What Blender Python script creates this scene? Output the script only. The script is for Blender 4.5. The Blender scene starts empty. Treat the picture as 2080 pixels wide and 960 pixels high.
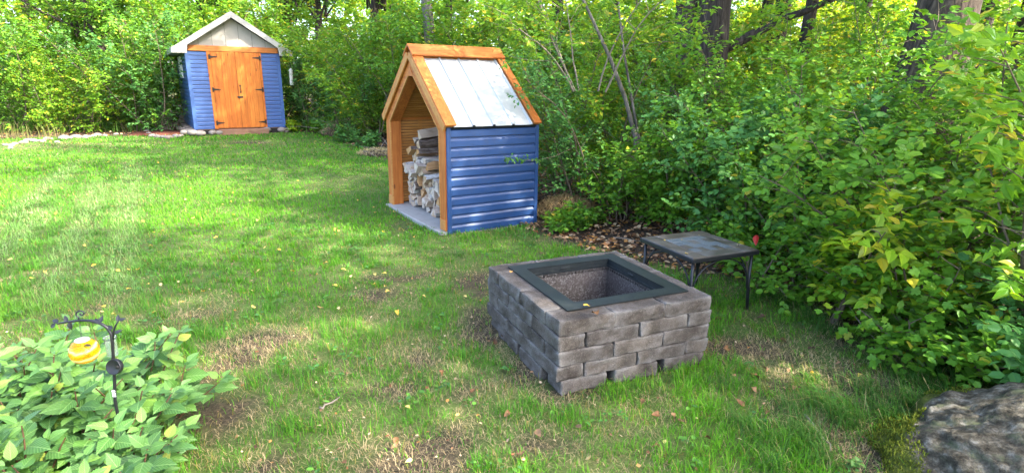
import bpy, math, random
import numpy as np
from mathutils import Matrix, Vector
R_ = math.radians
sc = bpy.context.scene
C = sc.collection

# ------------------------------------------------------------------ camera
FPX, PITCH, ROLL, EYE = 1162.27, .2643, .0126, 1.6
_c, _s = math.cos(PITCH), math.sin(PITCH)
FWD = np.array([0, _c, -_s]); UP0 = np.array([0, _s, _c]); RT0 = np.array([1., 0, 0])
RT = math.cos(ROLL)*RT0 + math.sin(ROLL)*UP0
UPV = -math.sin(ROLL)*RT0 + math.cos(ROLL)*UP0
cam = bpy.data.cameras.new('camera')
cam.sensor_width = 36; cam.lens = 36*FPX/2080; cam.clip_start = .05; cam.clip_end = 600
camo = bpy.data.objects.new('camera', cam); C.objects.link(camo)
M = Matrix.Identity(4)
for i in range(3):
    M[i][0] = RT[i]; M[i][1] = UPV[i]; M[i][2] = -FWD[i]
M[2][3] = EYE
camo.matrix_world = M
sc.camera = camo

# ------------------------------------------------------------------ light
SUN_AZ, SUN_EL = R_(110), R_(43)      # azimuth measured from +Y (view direction) clockwise to the right
w = bpy.data.worlds.new('World'); sc.world = w; w.use_nodes = True
nt = w.node_tree; nt.nodes.clear()
sky = nt.nodes.new('ShaderNodeTexSky'); sky.sky_type = 'NISHITA'; sky.sun_disc = False
sky.sun_elevation = SUN_EL; sky.sun_rotation = SUN_AZ
sky.air_density = .75; sky.dust_density = 3.5; sky.ozone_density = .4
bg = nt.nodes.new('ShaderNodeBackground'); bg.inputs[1].default_value = .15
wo = nt.nodes.new('ShaderNodeOutputWorld')
nt.links.new(sky.outputs[0], bg.inputs[0]); nt.links.new(bg.outputs[0], wo.inputs[0])
sun = bpy.data.lights.new('sun', 'SUN'); sun.energy = 2.1; sun.angle = R_(.6); sun.color = (1, .93, .80)
suno = bpy.data.objects.new('sun', sun); C.objects.link(suno)
sd = Vector((math.sin(SUN_AZ)*math.cos(SUN_EL), math.cos(SUN_AZ)*math.cos(SUN_EL), math.sin(SUN_EL)))
suno.rotation_euler = sd.to_track_quat('Z', 'Y').to_euler()
suno.location = (20, 0, 20)
sc.view_settings.view_transform = 'Standard'; sc.view_settings.look = 'None'
sc.view_settings.exposure = 3.24; sc.view_settings.gamma = 1
sc.view_settings.use_curve_mapping = False
cy = sc.cycles
cy.use_denoising = True
cy.max_bounces = 12; cy.diffuse_bounces = 8; cy.glossy_bounces = 3; cy.transmission_bounces = 8; cy.transparent_max_bounces = 8
cy.caustics_reflective = False; cy.caustics_refractive = False
cy.sample_clamp_indirect = 6

# ------------------------------------------------------------------ maths
def sstep(a, b, x):
    t = np.clip((np.asarray(x, float)-a)/(b-a), 0, 1); return t*t*(3-2*t)
_tab = np.random.default_rng(7).random((64, 64))
def vn(x, y):
    x = np.asarray(x, float); y = np.asarray(y, float)
    xi = np.floor(x).astype(int); yi = np.floor(y).astype(int)
    fx = x-xi; fy = y-yi; fx = fx*fx*(3-2*fx); fy = fy*fy*(3-2*fy)
    a = _tab[xi % 64, yi % 64]; b = _tab[(xi+1) % 64, yi % 64]
    c = _tab[xi % 64, (yi+1) % 64]; d = _tab[(xi+1) % 64, (yi+1) % 64]
    return (a*(1-fx)+b*fx)*(1-fy)+(c*(1-fx)+d*fx)*fy
def fbm(x, y, o=4):
    s = 0; a = .5; n = 0
    for k in range(o):
        s = s+a*vn(x*2**k+13.7*k, y*2**k+5.1*k); n += a; a *= .55
    return s/n
def ground_z(x, y):
    x = np.asarray(x, float); y = np.asarray(y, float)
    z = .10*sstep(7, 15, y)
    z = z-.065*np.exp(-(((x+.7)/1.7)**2+((y-7)/1.5)**2))
    z = z+.05*sstep(2.2, 4.0, x)*sstep(9, 3, y)
    return z
def ray(u, v): return FWD+(u-1040)/FPX*RT-(v-480)/FPX*UPV
def gp(u, v):
    z = 0.
    d = ray(u, v)
    for _ in range(12):
        t = (z-EYE)/d[2]; p = np.array([0, 0, EYE])+t*d; z = float(ground_z(p[0], p[1]))
    return np.array([p[0], p[1], z])
def at(u, v, y):
    d = ray(u, v); return np.array([0, 0, EYE])+d*(y/d[1])
def project(P):
    X = np.asarray(P, float)-np.array([0, 0, EYE]); d = X@FWD; d = np.where(np.abs(d) < 1e-3, 1e-3, d)
    return 1040+FPX*(X@RT)/d, 480-FPX*(X@UPV)/d, d
def nrm(a):
    a = np.asarray(a, float); return a/(np.linalg.norm(a, axis=-1, keepdims=True)+1e-9)

# ------------------------------------------------------------------ object helpers
def tag(o, label=None, cat=None, group=None, kind=None):
    if label: o['label'] = label
    if cat: o['category'] = cat
    if group: o['group'] = group
    if kind: o['kind'] = kind
    return o
def empty(name, loc=(0, 0, 0), rz=0, label=None, cat=None, group=None):
    o = bpy.data.objects.new(name, None); C.objects.link(o)
    o.location = loc; o.rotation_euler = (0, 0, rz); o.empty_display_size = .1
    return tag(o, label, cat, group)
def link(name, me, parent=None, mat=None, loc=None, rot=None):
    o = bpy.data.objects.new(name, me); C.objects.link(o)
    if parent: o.parent = parent
    if mat is not None and not me.materials: me.materials.append(mat)
    if loc is not None: o.location = loc
    if rot is not None: o.rotation_euler = rot
    return o
def mesh_np(name, V, faces_flat, sizes, smooth=False, mat=None):
    V = np.asarray(V, np.float32); faces_flat = np.asarray(faces_flat, np.int32); sizes = np.asarray(sizes, np.int32)
    me = bpy.data.meshes.new(name)
    me.vertices.add(len(V)); me.vertices.foreach_set('co', V.ravel())
    me.loops.add(len(faces_flat)); me.loops.foreach_set('vertex_index', faces_flat)
    me.polygons.add(len(sizes))
    st = np.concatenate([[0], np.cumsum(sizes)[:-1]]).astype(np.int32)
    me.polygons.foreach_set('loop_start', st); me.polygons.foreach_set('loop_total', sizes)
    me.polygons.foreach_set('use_smooth', np.full(len(sizes), smooth))
    me.update(calc_edges=True)
    if mat is not None: me.materials.append(mat)
    return me
class MB:
    def __init__(s): s.v = []; s.f = []; s.sm = []
    def add(s, V, F, smooth=False):
        b = len(s.v); s.v += [tuple(map(float, p)) for p in V]; s.f += [tuple(b+i for i in q) for q in F]; s.sm += [smooth]*len(F); return s
    def box(s, x0, x1, y0, y1, z0, z1, c=0.0, M=None):
        cx, cy_, cz = (x0+x1)/2, (y0+y1)/2, (z0+z1)/2; hx, hy, hz = abs(x1-x0)/2, abs(y1-y0)/2, abs(z1-z0)/2
        c = min(c, hx*.9, hy*.9, hz*.9)
        V, F = [], []
        if c <= 0:
            for sx in (-1, 1):
                for sy in (-1, 1):
                    for sz in (-1, 1): V.append((cx+sx*hx, cy_+sy*hy, cz+sz*hz))
            F = [(0, 1, 3, 2), (4, 6, 7, 5), (0, 4, 5, 1), (2, 3, 7, 6), (0, 2, 6, 4), (1, 5, 7, 3)]
        else:
            idx = {}
            for sx in (-1, 1):
                for sy in (-1, 1):
                    for sz in (-1, 1):
                        for ax in range(3):
                            h = [hx-c, hy-c, hz-c]; h[ax] += c
                            idx[(sx, sy, sz, ax)] = len(V)
                            V.append((cx+sx*h[0], cy_+sy*h[1], cz+sz*h[2]))
            I = lambda sx, sy, sz, a: idx[(sx, sy, sz, a)]
            for s0 in (-1, 1):
                F.append([I(s0, -1, -1, 0), I(s0, 1, -1, 0), I(s0, 1, 1, 0), I(s0, -1, 1, 0)][::s0])
                F.append([I(-1, s0, -1, 1), I(-1, s0, 1, 1), I(1, s0, 1, 1), I(1, s0, -1, 1)][::s0])
                F.append([I(-1, -1, s0, 2), I(1, -1, s0, 2), I(1, 1, s0, 2), I(-1, 1, s0, 2)][::s0])
            for a in (-1, 1):
                for b in (-1, 1):
                    F.append([I(a, b, -1, 0), I(a, b, -1, 1), I(a, b, 1, 1), I(a, b, 1, 0)][::a*b])
                    F.append([I(a, -1, b, 2), I(a, -1, b, 0), I(a, 1, b, 0), I(a, 1, b, 2)][::a*b])
                    F.append([I(-1, a, b, 1), I(-1, a, b, 2), I(1, a, b, 2), I(1, a, b, 1)][::a*b])
                    for d in (-1, 1): F.append([I(a, b, d, 0), I(a, b, d, 1), I(a, b, d, 2)][::a*b*d])
        if M is not None: V = [tuple(M @ Vector(p)) for p in V]
        return s.add(V, F)
    def prism(s, prof, p0, p1, ex, ey):
        # 2d profile (list of (a,b)) in axes ex, ey swept from p0 to p1
        p0, p1, ex, ey = map(lambda q: np.asarray(q, float), (p0, p1, ex, ey)); n = len(prof)
        V = [p0+a*ex+b*ey for a, b in prof]+[p1+a*ex+b*ey for a, b in prof]
        F = [(i, (i+1) % n, n+(i+1) % n, n+i) for i in range(n)]+[tuple(range(n))[::-1], tuple(range(n, 2*n))]
        return s.add(V, F)
    def tube(s, P, r, n=6, smooth=True, cap=True):
        P = np.asarray(P, float); m = len(P); r = np.broadcast_to(np.asarray(r, float), (m,))
        T = np.zeros_like(P); T[1:-1] = P[2:]-P[:-2]; T[0] = P[1]-P[0]; T[-1] = P[-1]-P[-2]; T = nrm(T)
        ref = np.array([0, 0, 1.]) if abs(T[0][2]) < .9 else np.array([1., 0, 0])
        N = nrm(np.cross(T[0], ref)); V = []
        a = np.arange(n)*2*math.pi/n
        for i in range(m):
            N = nrm(N-(N@T[i])*T[i]); B = np.cross(T[i], N)
            V += list(P[i]+r[i]*(np.cos(a)[:, None]*N+np.sin(a)[:, None]*B))
        F = [(i*n+k, i*n+(k+1) % n, (i+1)*n+(k+1) % n, (i+1)*n+k) for i in range(m-1) for k in range(n)]
        if cap: F += [tuple(range(n))[::-1], tuple(range((m-1)*n, m*n))]
        return s.add(V, F, smooth)
    def lathe(s, prof, n=16, o=(0, 0, 0)):
        V = [(o[0]+r*math.cos(2*math.pi*k/n), o[1]+r*math.sin(2*math.pi*k/n), o[2]+z) for r, z in prof for k in range(n)]
        F = [(i*n+k, i*n+(k+1) % n, (i+1)*n+(k+1) % n, (i+1)*n+k) for i in range(len(prof)-1) for k in range(n)]
        F += [tuple(range(n))[::-1], tuple(range((len(prof)-1)*n, len(prof)*n))]
        return s.add(V, F, True)
    def mesh(s, name, mat=None):
        me = bpy.data.meshes.new(name); me.from_pydata(s.v, [], s.f)
        me.polygons.foreach_set('use_smooth', s.sm); me.update()
        if mat is not None: me.materials.append(mat)
        return me
    def build(s, name, mat, parent=None, loc=None, rot=None): return link(name, s.mesh(name, mat), parent, None, loc, rot)

# ------------------------------------------------------------------ materials
class NT:
    def __init__(s, name):
        s.m = bpy.data.materials.new(name); s.m.use_nodes = True; s.t = s.m.node_tree; s.t.nodes.clear()
        s.out = s.n('ShaderNodeOutputMaterial')
    def n(s, t, **k):
        nd = s.t.nodes.new(t)
        for a, b in k.items(): setattr(nd, a, b)
        return nd
    def l(s, a, b): s.t.links.new(a, b)
    def val(s, nd, i, v):
        if hasattr(v, 'is_output'): s.l(v, nd.inputs[i])
        else: nd.inputs[i].default_value = v
    def math(s, op, a, b=0.0, c=None):
        nd = s.n('ShaderNodeMath', operation=op); s.val(nd, 0, a); s.val(nd, 1, b)
        if c is not None: s.val(nd, 2, c)
        return nd.outputs[0]
    def ramp(s, fac, stops):
        nd = s.n('ShaderNodeValToRGB'); e = nd.color_ramp.elements
        while len(e) > 1: e.remove(e[-1])
        for i, (p, c) in enumerate(stops):
            el = e[0] if i == 0 else e.new(p)
            el.position = p; el.color = (*c, 1) if len(c) == 3 else c
        s.l(fac, nd.inputs[0]); return nd.outputs[0]
    def mix(s, f, a, b, mode='MIX'):
        nd = s.n('ShaderNodeMix', data_type='RGBA', blend_type=mode)
        s.val(nd, 0, f)
        for i, v in ((6, a), (7, b)):
            if hasattr(v, 'is_output'): s.l(v, nd.inputs[i])
            else: nd.inputs[i].default_value = (*v, 1)
        return nd.outputs[2]
    def coord(s, kind='Object', scale=(1, 1, 1), rnd=False):
        tc = s.n('ShaderNodeTexCoord'); mp = s.n('ShaderNodeMapping'); mp.inputs['Scale'].default_value = scale
        s.l(tc.outputs[kind], mp.inputs[0])
        if rnd:
            oi = s.n('ShaderNodeObjectInfo'); cb = s.n('ShaderNodeCombineXYZ')
            for k, q in enumerate((17.3, 41.7, 29.1)): s.l(s.math('MULTIPLY', oi.outputs['Random'], q), cb.inputs[k])
            s.l(cb.outputs[0], mp.inputs['Location'])
        return mp.outputs[0]
    def noise(s, vec, scale, detail=4, rough=.55, dist=0):
        nd = s.n('ShaderNodeTexNoise'); nd.inputs['Scale'].default_value = scale; nd.inputs['Detail'].default_value = detail
        nd.inputs['Roughness'].default_value = rough; nd.inputs['Distortion'].default_value = dist
        if vec is not None: s.l(vec, nd.inputs['Vector'])
        return nd.outputs[0]
    def bump(s, h, strength=.4, dist=.01, nrm_=None):
        nd = s.n('ShaderNodeBump'); nd.inputs['Strength'].default_value = strength; nd.inputs['Distance'].default_value = dist
        s.l(h, nd.inputs['Height'])
        if nrm_ is not None: s.l(nrm_, nd.inputs['Normal'])
        return nd.outputs[0]
    def rnd(s): return s.n('ShaderNodeObjectInfo').outputs['Random']
    def pbsdf(s, col, rough=.6, metal=0, spec=.5, normal=None, **k):
        p = s.n('ShaderNodeBsdfPrincipled')
        if hasattr(col, 'is_output'): s.l(col, p.inputs['Base Color'])
        else: p.inputs['Base Color'].default_value = (*col, 1)
        s.val(p, 'Roughness', rough); s.val(p, 'Metallic', metal); s.val(p, 'Specular IOR Level', spec)
        if normal is not None: s.l(normal, p.inputs['Normal'])
        for a, b in k.items(): s.val(p, a, b)
        return p
    def done(s, sh): s.l(sh.outputs[0], s.out.inputs[0]); return s.m

def m_leaf(name, stops, trans=.4, rough=.45, warm=(1.25, 1.12, .45), spec=.26, veins=False, hue=1.0):
    t = NT(name)
    at_ = t.n('ShaderNodeAttribute', attribute_name='rnd')
    f = t.math('FRACT', t.math('ADD', at_.outputs['Fac'], t.rnd()))
    col = t.ramp(f, stops)
    # each plant (stem group) and each spot of a leaf varies a little
    no = t.noise(t.coord('Object'), 9, 2)
    col = t.mix(t.math('MULTIPLY', no, .35), col, t.mix(1.0, col, (.62, .72, .5), 'MULTIPLY'))
    nm = None
    if veins:
        uv = t.n('ShaderNodeTexCoord').outputs['UV']
        sp = t.n('ShaderNodeSeparateXYZ'); t.l(uv, sp.inputs[0])
        av = t.math('ABSOLUTE', t.math('SUBTRACT', sp.outputs[1], .5))
        wv = t.math('SINE', t.math('MULTIPLY', t.math('SUBTRACT', sp.outputs[0], t.math('MULTIPLY', av, .9)), 46))
        rib = t.math('MULTIPLY', t.math('GREATER_THAN', wv, .82), .6)
        mid = t.math('LESS_THAN', av, .022)
        v = t.math('MAXIMUM', rib, mid)
        col = t.mix(t.math('MULTIPLY', v, .35), col, (.30, .48, .16))
        nm = t.bump(t.math('SUBTRACT', t.math('MULTIPLY', wv, .5), v), .35, .004)
    geo = t.n('ShaderNodeNewGeometry')
    colb = t.mix(t.math('MULTIPLY', geo.outputs['Backfacing'], .35), col, (.20, .27, .14))
    p = t.pbsdf(colb, rough, 0, spec, nm)
    tr = t.n('ShaderNodeBsdfTranslucent')
    t.l(t.mix(1.0, col, warm, 'MULTIPLY'), tr.inputs[0])
    mx = t.n('ShaderNodeMixShader'); mx.inputs[0].default_value = trans
    t.l(p.outputs[0], mx.inputs[1]); t.l(tr.outputs[0], mx.inputs[2])
    return t.done(mx)
def m_attrleaf(name, trans=.35, rough=.5):
    t = NT(name); a = t.n('ShaderNodeAttribute', attribute_name='col')
    p = t.pbsdf(a.outputs['Color'], rough, 0, .15)
    tr = t.n('ShaderNodeBsdfTranslucent'); t.l(t.mix(1.0, a.outputs['Color'], (1.2, 1.15, .6), 'MULTIPLY'), tr.inputs[0])
    mx = t.n('ShaderNodeMixShader'); mx.inputs[0].default_value = trans
    t.l(p.outputs[0], mx.inputs[1]); t.l(tr.outputs[0], mx.inputs[2]); return t.done(mx)
def m_wood(name, c0, c1, c2, axis=2, rough=.55, scale=1.0, bump=.25):
    t = NT(name); s = [26*scale, 26*scale, 26*scale]; s[axis] = 1.6*scale
    v = t.coord('Object', s, True)
    n1 = t.noise(v, 1.0, 5, .6, 1.2)
    col = t.ramp(n1, [(.28, c0), (.5, c1), (.72, c2)])
    s2 = [9*scale]*3; s2[axis] = 2.5*scale
    vo = t.n('ShaderNodeTexVoronoi'); t.l(t.coord('Object', s2, True), vo.inputs['Vector']); vo.inputs['Scale'].default_value = 1.0
    kn = t.math('LESS_THAN', vo.outputs['Distance'], .085)
    col = t.mix(t.math('MULTIPLY', kn, .75), col, tuple(x*.25 for x in c0))
    # board to board tint
    col = t.mix(t.math('MULTIPLY', t.rnd(), .55), col, t.mix(1.0, col, (.72, .62, .5), 'MULTIPLY'))
    lo = t.noise(t.coord('Object', (1, 1, 1), True), 3.5, 3)
    col = t.mix(t.ramp(lo, [(.45, (0, 0, 0)), (.75, (.5, .5, .5))]), col, t.mix(1.0, col, (.6, .5, .45), 'MULTIPLY'))
    return t.done(t.pbsdf(col, t.math('MULTIPLY_ADD', n1, .25, rough-.1), 0, .35, t.bump(n1, bump, .003)))
def m_plain(name, col, rough=.5, metal=0, spec=.5, nscale=8, amt=.25, bump=0, bscale=60, dirt=None):
    t = NT(name); v = t.coord('Object', (1, 1, 1), True)
    n = t.noise(v, nscale, 5)
    c = t.mix(n, tuple(x*(1-amt) for x in col), tuple(min(1, x*(1+amt)) for x in col))
    if dirt is not None:
        d = t.noise(v, nscale*2.3, 6, .7)
        c = t.mix(t.ramp(d, [(.5, (0, 0, 0)), (.72, (.7, .7, .7))]), c, dirt)
    nm = t.bump(t.noise(v, bscale, 4, .6), bump, .004) if bump else None
    return t.done(t.pbsdf(c, t.math('MULTIPLY_ADD', n, .2, rough-.1), metal, spec, nm))

MT = {}
MT['cedar_v'] = m_wood('cedar_upright', (.30, .080, .014), (.47, .145, .026), (.56, .21, .05), 2)
MT['cedar_y'] = m_wood('cedar_across', (.30, .080, .014), (.47, .145, .026), (.56, .21, .05), 1)
MT['cedar_x'] = m_wood('cedar_along', (.32, .088, .015), (.49, .155, .028), (.57, .22, .052), 0)
MT['door_wood'] = m_wood('door_board', (.36, .095, .012), (.55, .16, .018), (.62, .22, .034), 2, scale=.7)
MT['pine_x'] = m_wood('pine_slat', (.38, .155, .038), (.50, .225, .06), (.58, .29, .09), 0)
MT['step'] = m_wood('weathered_step', (.16, .085, .05), (.25, .14, .09), (.33, .2, .13), 0, .8)
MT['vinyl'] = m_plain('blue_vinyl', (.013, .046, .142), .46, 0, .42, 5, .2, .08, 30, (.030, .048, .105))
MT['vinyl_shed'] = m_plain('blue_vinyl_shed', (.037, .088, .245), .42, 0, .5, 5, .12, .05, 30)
MT['roof_metal'] = m_plain('pale_roof_metal', (.47, .48, .49), .42, .25, .5, 3, .06, .04, 14, (.38, .39, .39))
MT['white_trim'] = m_plain('pale_trim', (.34, .325, .295), .6, 0, .4, 5, .08, .1, 60, (.31, .295, .27))
MT['gable'] = m_plain('gable_panel', (.30, .28, .245), .7, 0, .3, 4, .1, .15, 40, (.27, .25, .22))
MT['roofing'] = m_plain('grey_roofing', (.22, .22, .23), .8, 0, .3, 20, .3, .3, 80)
MT['concrete'] = m_plain('slab_concrete', (.30, .29, .27), .85, 0, .3, 9, .14, .3, 120, (.22, .205, .18))
MT['black_metal'] = m_plain('black_metal', (.016, .017, .02), .42, .3, .5, 20, .3, .1, 90)
MT['dark_steel'] = m_plain('dark_flange', (.014, .019, .021), .45, .3, .4, 7, .3, .06, 60, (.034, .038, .036))
MT['hinge'] = m_plain('iron_hinge', (.02, .018, .016), .5, .3, .4)
MT['glass_pane'] = m_plain('dim_window', (.55, .6, .66), .12, 0, .6, 4, .1)
MT['soil'] = m_plain('dark_soil', (.045, .030, .020), .95, 0, .2, 12, .5, .8, 60)
MT['mulch'] = m_plain('red_mulch', (.10, .035, .022), .95, 0, .2, 60, .6, .9, 90)
MT['twig'] = m_plain('grey_twig', (.20, .165, .13), .85, 0, .2, 14, .3, .4, 90)
MT['stem'] = m_plain('shrub_stem', (.13, .10, .07), .85, 0, .2, 14, .35, .4, 90)
MT['red_stem'] = m_plain('reddish_stem', (.085, .045, .022), .7, 0, .3, 14, .3, .2, 60)
MT['straw'] = m_plain('straw', (.40, .28, .13), .9, 0, .2, 14, .35)
MT['feeder'] = m_plain('feeder_tube', (.50, .47, .42), .6, 0, .4, 10, .2)
MT['white'] = m_plain('white_mark', (.75, .75, .75), .5, 0, .4, 10, .05)
MT['shed_window_frame'] = m_plain('window_frame_white', (.7, .71, .72), .5, 0, .4, 10, .05)

def m_block():
    t = NT('wall_block'); v = t.coord('Object', (1, 1, 1), True)
    n = t.noise(v, 7, 6, .65); n2 = t.noise(v, 2.5, 3)
    c = t.ramp(n, [(.32, (.026, .021, .017)), (.5, (.066, .054, .044)), (.68, (.120, .106, .094))])
    c = t.mix(t.ramp(n2, [(.4, (0, 0, 0)), (.7, (.6, .6, .6))]), c, (.074, .059, .047))
    c = t.mix(t.math('MULTIPLY', t.rnd(), .6), c, t.mix(1.0, c, (.68, .69, .74), 'MULTIPLY'))
    # pale worn arrises and lime flecks
    geo = t.n('ShaderNodeNewGeometry')
    ed = t.ramp(geo.outputs['Pointiness'], [(.50, (0, 0, 0)), (.58, (.75, .75, .75))])
    c = t.mix(t.mix(1.0, ed, t.ramp(n, [(.35, (0, 0, 0)), (.6, (1, 1, 1))]), 'MULTIPLY'), c, (.17, .165, .16))
    fl = t.noise(v, 46, 3, .7)
    c = t.mix(t.ramp(fl, [(.66, (0, 0, 0)), (.74, (.8, .8, .8))]), c, (.18, .17, .155))
    gr = t.noise(v, 150, 3, .8)
    c = t.mix(t.ramp(gr, [(.30, (.75, .75, .75)), (.46, (0, 0, 0))]), c, (.012, .010, .008))
    c = t.mix(t.ramp(gr, [(.58, (0, 0, 0)), (.68, (.5, .5, .5))]), c, (.20, .18, .155))
    hb = t.math('ADD', t.math('MULTIPLY', t.noise(v, 60, 5, .7), .8), t.noise(v, 16, 4))
    return t.done(t.pbsdf(c, .9, 0, .25, t.bump(hb, .75, .008)))
MT['block'] = m_block()
def m_liner():
    t = NT('speckled_liner'); v = t.coord('Object')
    n = t.noise(v, 90, 4, .75); n2 = t.noise(v, 5, 3)
    c = t.ramp(n, [(.35, (.038, .030, .026)), (.52, (.10, .088, .08)), (.66, (.27, .26, .25))])
    c = t.mix(t.ramp(n2, [(.35, (0, 0, 0)), (.7, (.6, .6, .6))]), c, (.10, .08, .075))
    return t.done(t.pbsdf(c, .55, .35, .4, t.bump(n, .4, .003)))
MT['liner'] = m_liner()
def m_slate():
    t = NT('slate_tile'); v = t.coord('Object', (1, 1, 1), True)
    n = t.noise(v, 9, 6, .65, .6); n2 = t.noise(v, 30, 4, .6)
    c = t.ramp(n, [(.3, (.035, .030, .026)), (.48, (.085, .065, .05)), (.62, (.125, .105, .09)), (.75, (.16, .16, .165))])
    c = t.mix(t.math('MULTIPLY', t.rnd(), .5), c, t.mix(1.0, c, (.8, .95, 1.15), 'MULTIPLY'))
    return t.done(t.pbsdf(c, t.math('MULTIPLY_ADD', n, .35, .22), 0, .5, t.bump(t.math('ADD', n, t.math('MULTIPLY', n2, .4)), .5, .004)))
MT['slate'] = m_slate()
def m_bark(name, c0, c1, c2, sc_=1.0):
    t = NT(name); v = t.coord('Object', (14*sc_, 14*sc_, 2.2*sc_))
    n = t.noise(v, 1.0, 6, .65, 1.5)
    c = t.ramp(n, [(.32, c0), (.52, c1), (.72, c2)])
    return t.done(t.pbsdf(c, .92, 0, .2, t.bump(n, 1.0, .03)))
MT['bark_dark'] = m_bark('dark_bark', (.012, .010, .009), (.045, .036, .03), (.105, .085, .07))
MT['bark_grey'] = m_bark('grey_bark', (.05, .045, .04), (.14, .125, .11), (.24, .22, .20))
MT['bark_old'] = m_bark('old_bark', (.014, .011, .009), (.062, .046, .034), (.15, .11, .08), .8)
def m_firewood_end():
    t = NT('split_wood'); v = t.coord('Object', (3, 22, 22), True); n = t.noise(v, 1.0, 5, .6, .8)
    c = t.ramp(n, [(.3, (.20, .12, .07)), (.5, (.36, .25, .16)), (.7, (.52, .40, .29))])
    c = t.mix(t.math('MULTIPLY', t.rnd(), .8), c, t.mix(.75, c, (.50, .47, .44)))
    return t.done(t.pbsdf(c, .85, 0, .25, t.bump(n, .5, .006)))
MT['split'] = m_firewood_end()
MT['split_brown'] = m_wood('fresh_split', (.30, .15, .06), (.42, .24, .11), (.52, .33, .18), 0)
def m_birch(name, a, b, c_):
    t = NT(name); v = t.coord('Object', (5, 30, 30), True); n = t.noise(v, 1.0, 5, .65, .4); n2 = t.noise(t.coord('Object', (1, 1, 1), True), 14, 4)
    c = t.ramp(n, [(.3, a), (.45, b), (.65, c_)])
    c = t.mix(t.ramp(n2, [(.5, (0, 0, 0)), (.66, (.8, .8, .8))]), c, a)
    return t.done(t.pbsdf(c, .8, 0, .3, t.bump(n2, .5, .008)))
MT['bark_birch'] = m_birch('birch_bark', (.10, .085, .075), (.42, .40, .38), (.66, .64, .62))
MT['bark_log'] = m_birch('log_bark', (.05, .035, .028), (.13, .095, .075), (.25, .20, .17))
def m_stone(name, c0, c1):
    t = NT(name); v = t.coord('Object', (1, 1, 1), True); n = t.noise(v, 12, 5, .6)
    c = t.mix(n, c0, c1); r = t.rnd()
    c = t.mix(t.ramp(r, [(0, (0, 0, 0)), (.3, (.0, .0, .0)), (.5, (.7, .7, .7)), (.7, (.2, .2, .2)), (1, (.6, .6, .6))]), c, t.mix(r, (.24, .13, .075), (.19, .19, .19)))
    return t.done(t.pbsdf(c, .8, 0, .3, t.bump(n, .3, .01)))
MT['stone'] = m_stone('border_stone', (.15, .125, .10), (.28, .25, .215))
def m_boulder():
    t = NT('mossy_rock'); v = t.coord('Object')
    n = t.noise(v, 5, 8, .7); n2 = t.noise(v, 22, 6, .7); n3 = t.noise(v, 2.2, 5, .65)
    c = t.ramp(n2, [(.32, (.010, .008, .005)), (.47, (.050, .043, .030)), (.57, (.10, .088, .066)), (.67, (.19, .175, .145))])
    c = t.mix(t.ramp(n, [(.52, (0, 0, 0)), (.64, (.75, .75, .75))]), c, (.085, .10, .05))
    geo = t.n('ShaderNodeNewGeometry'); sp = t.n('ShaderNodeSeparateXYZ'); t.l(geo.outputs['Position'], sp.inputs[0])
    a = t.n('ShaderNodeAttribute', attribute_name='moss')
    mk = t.math('MULTIPLY', a.outputs['Fac'], 1.0)
    mm = t.ramp(t.math('ADD', mk, t.math('MULTIPLY', t.math('SUBTRACT', n3, .5), 1.3)), [(.45, (0, 0, 0)), (.6, (1, 1, 1))])
    mc = t.mix(n2, (.030, .042, .007), (.085, .10, .014))
    c = t.mix(mm, c, mc)
    hb = t.math('ADD', t.math('MULTIPLY', n2, .5), n)
    return t.done(t.pbsdf(c, .95, 0, .2, t.bump(hb, 1.0, .03)))
MT['boulder'] = m_boulder()
def m_ground():
    t = NT('ground_soil'); v = t.coord('Object')
    a = t.n('ShaderNodeAttribute', attribute_name='bed')
    n = t.noise(v, 3, 6, .65); n2 = t.noise(v, 40, 5, .7); n3 = t.noise(v, 170, 3, .7)
    lawn = t.ramp(n2, [(.3, (.06, .05, .026)), (.5, (.13, .115, .05)), (.68, (.26, .21, .12))])
    lawn = t.mix(t.ramp(n, [(.25, (.35, .35, .35)), (.6, (.85, .85, .85))]), lawn, (.065, .125, .02))
    soil = t.ramp(n2, [(.3, (.022, .015, .011)), (.5, (.06, .042, .03)), (.7, (.13, .09, .06))])
    soil = t.mix(t.ramp(n3, [(.58, (0, 0, 0)), (.68, (.7, .7, .7))]), soil, (.16, .12, .085))
    c = t.mix(a.outputs['Fac'], lawn, soil)
    return t.done(t.pbsdf(c, .97, 0, .15, t.bump(t.math('ADD', n2, t.math('MULTIPLY', n3, .5)), .9, .02)))
MT['ground'] = m_ground()
def m_glass(name, col, rough=.05, bumpy=0, tint=1.0):
    t = NT(name); nm = None
    if bumpy:
        wv = t.n('ShaderNodeTexWave', wave_type='BANDS', bands_direction='Z'); wv.inputs['Scale'].default_value = 22; wv.inputs['Distortion'].default_value = 4
        t.l(t.coord('Object'), wv.inputs['Vector']); nm = t.bump(wv.outputs['Fac'], .6, .006)
    return t.done(t.pbsdf(col, rough, 0, .5, nm, **{'Transmission Weight': tint, 'IOR': 1.3}))
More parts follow.
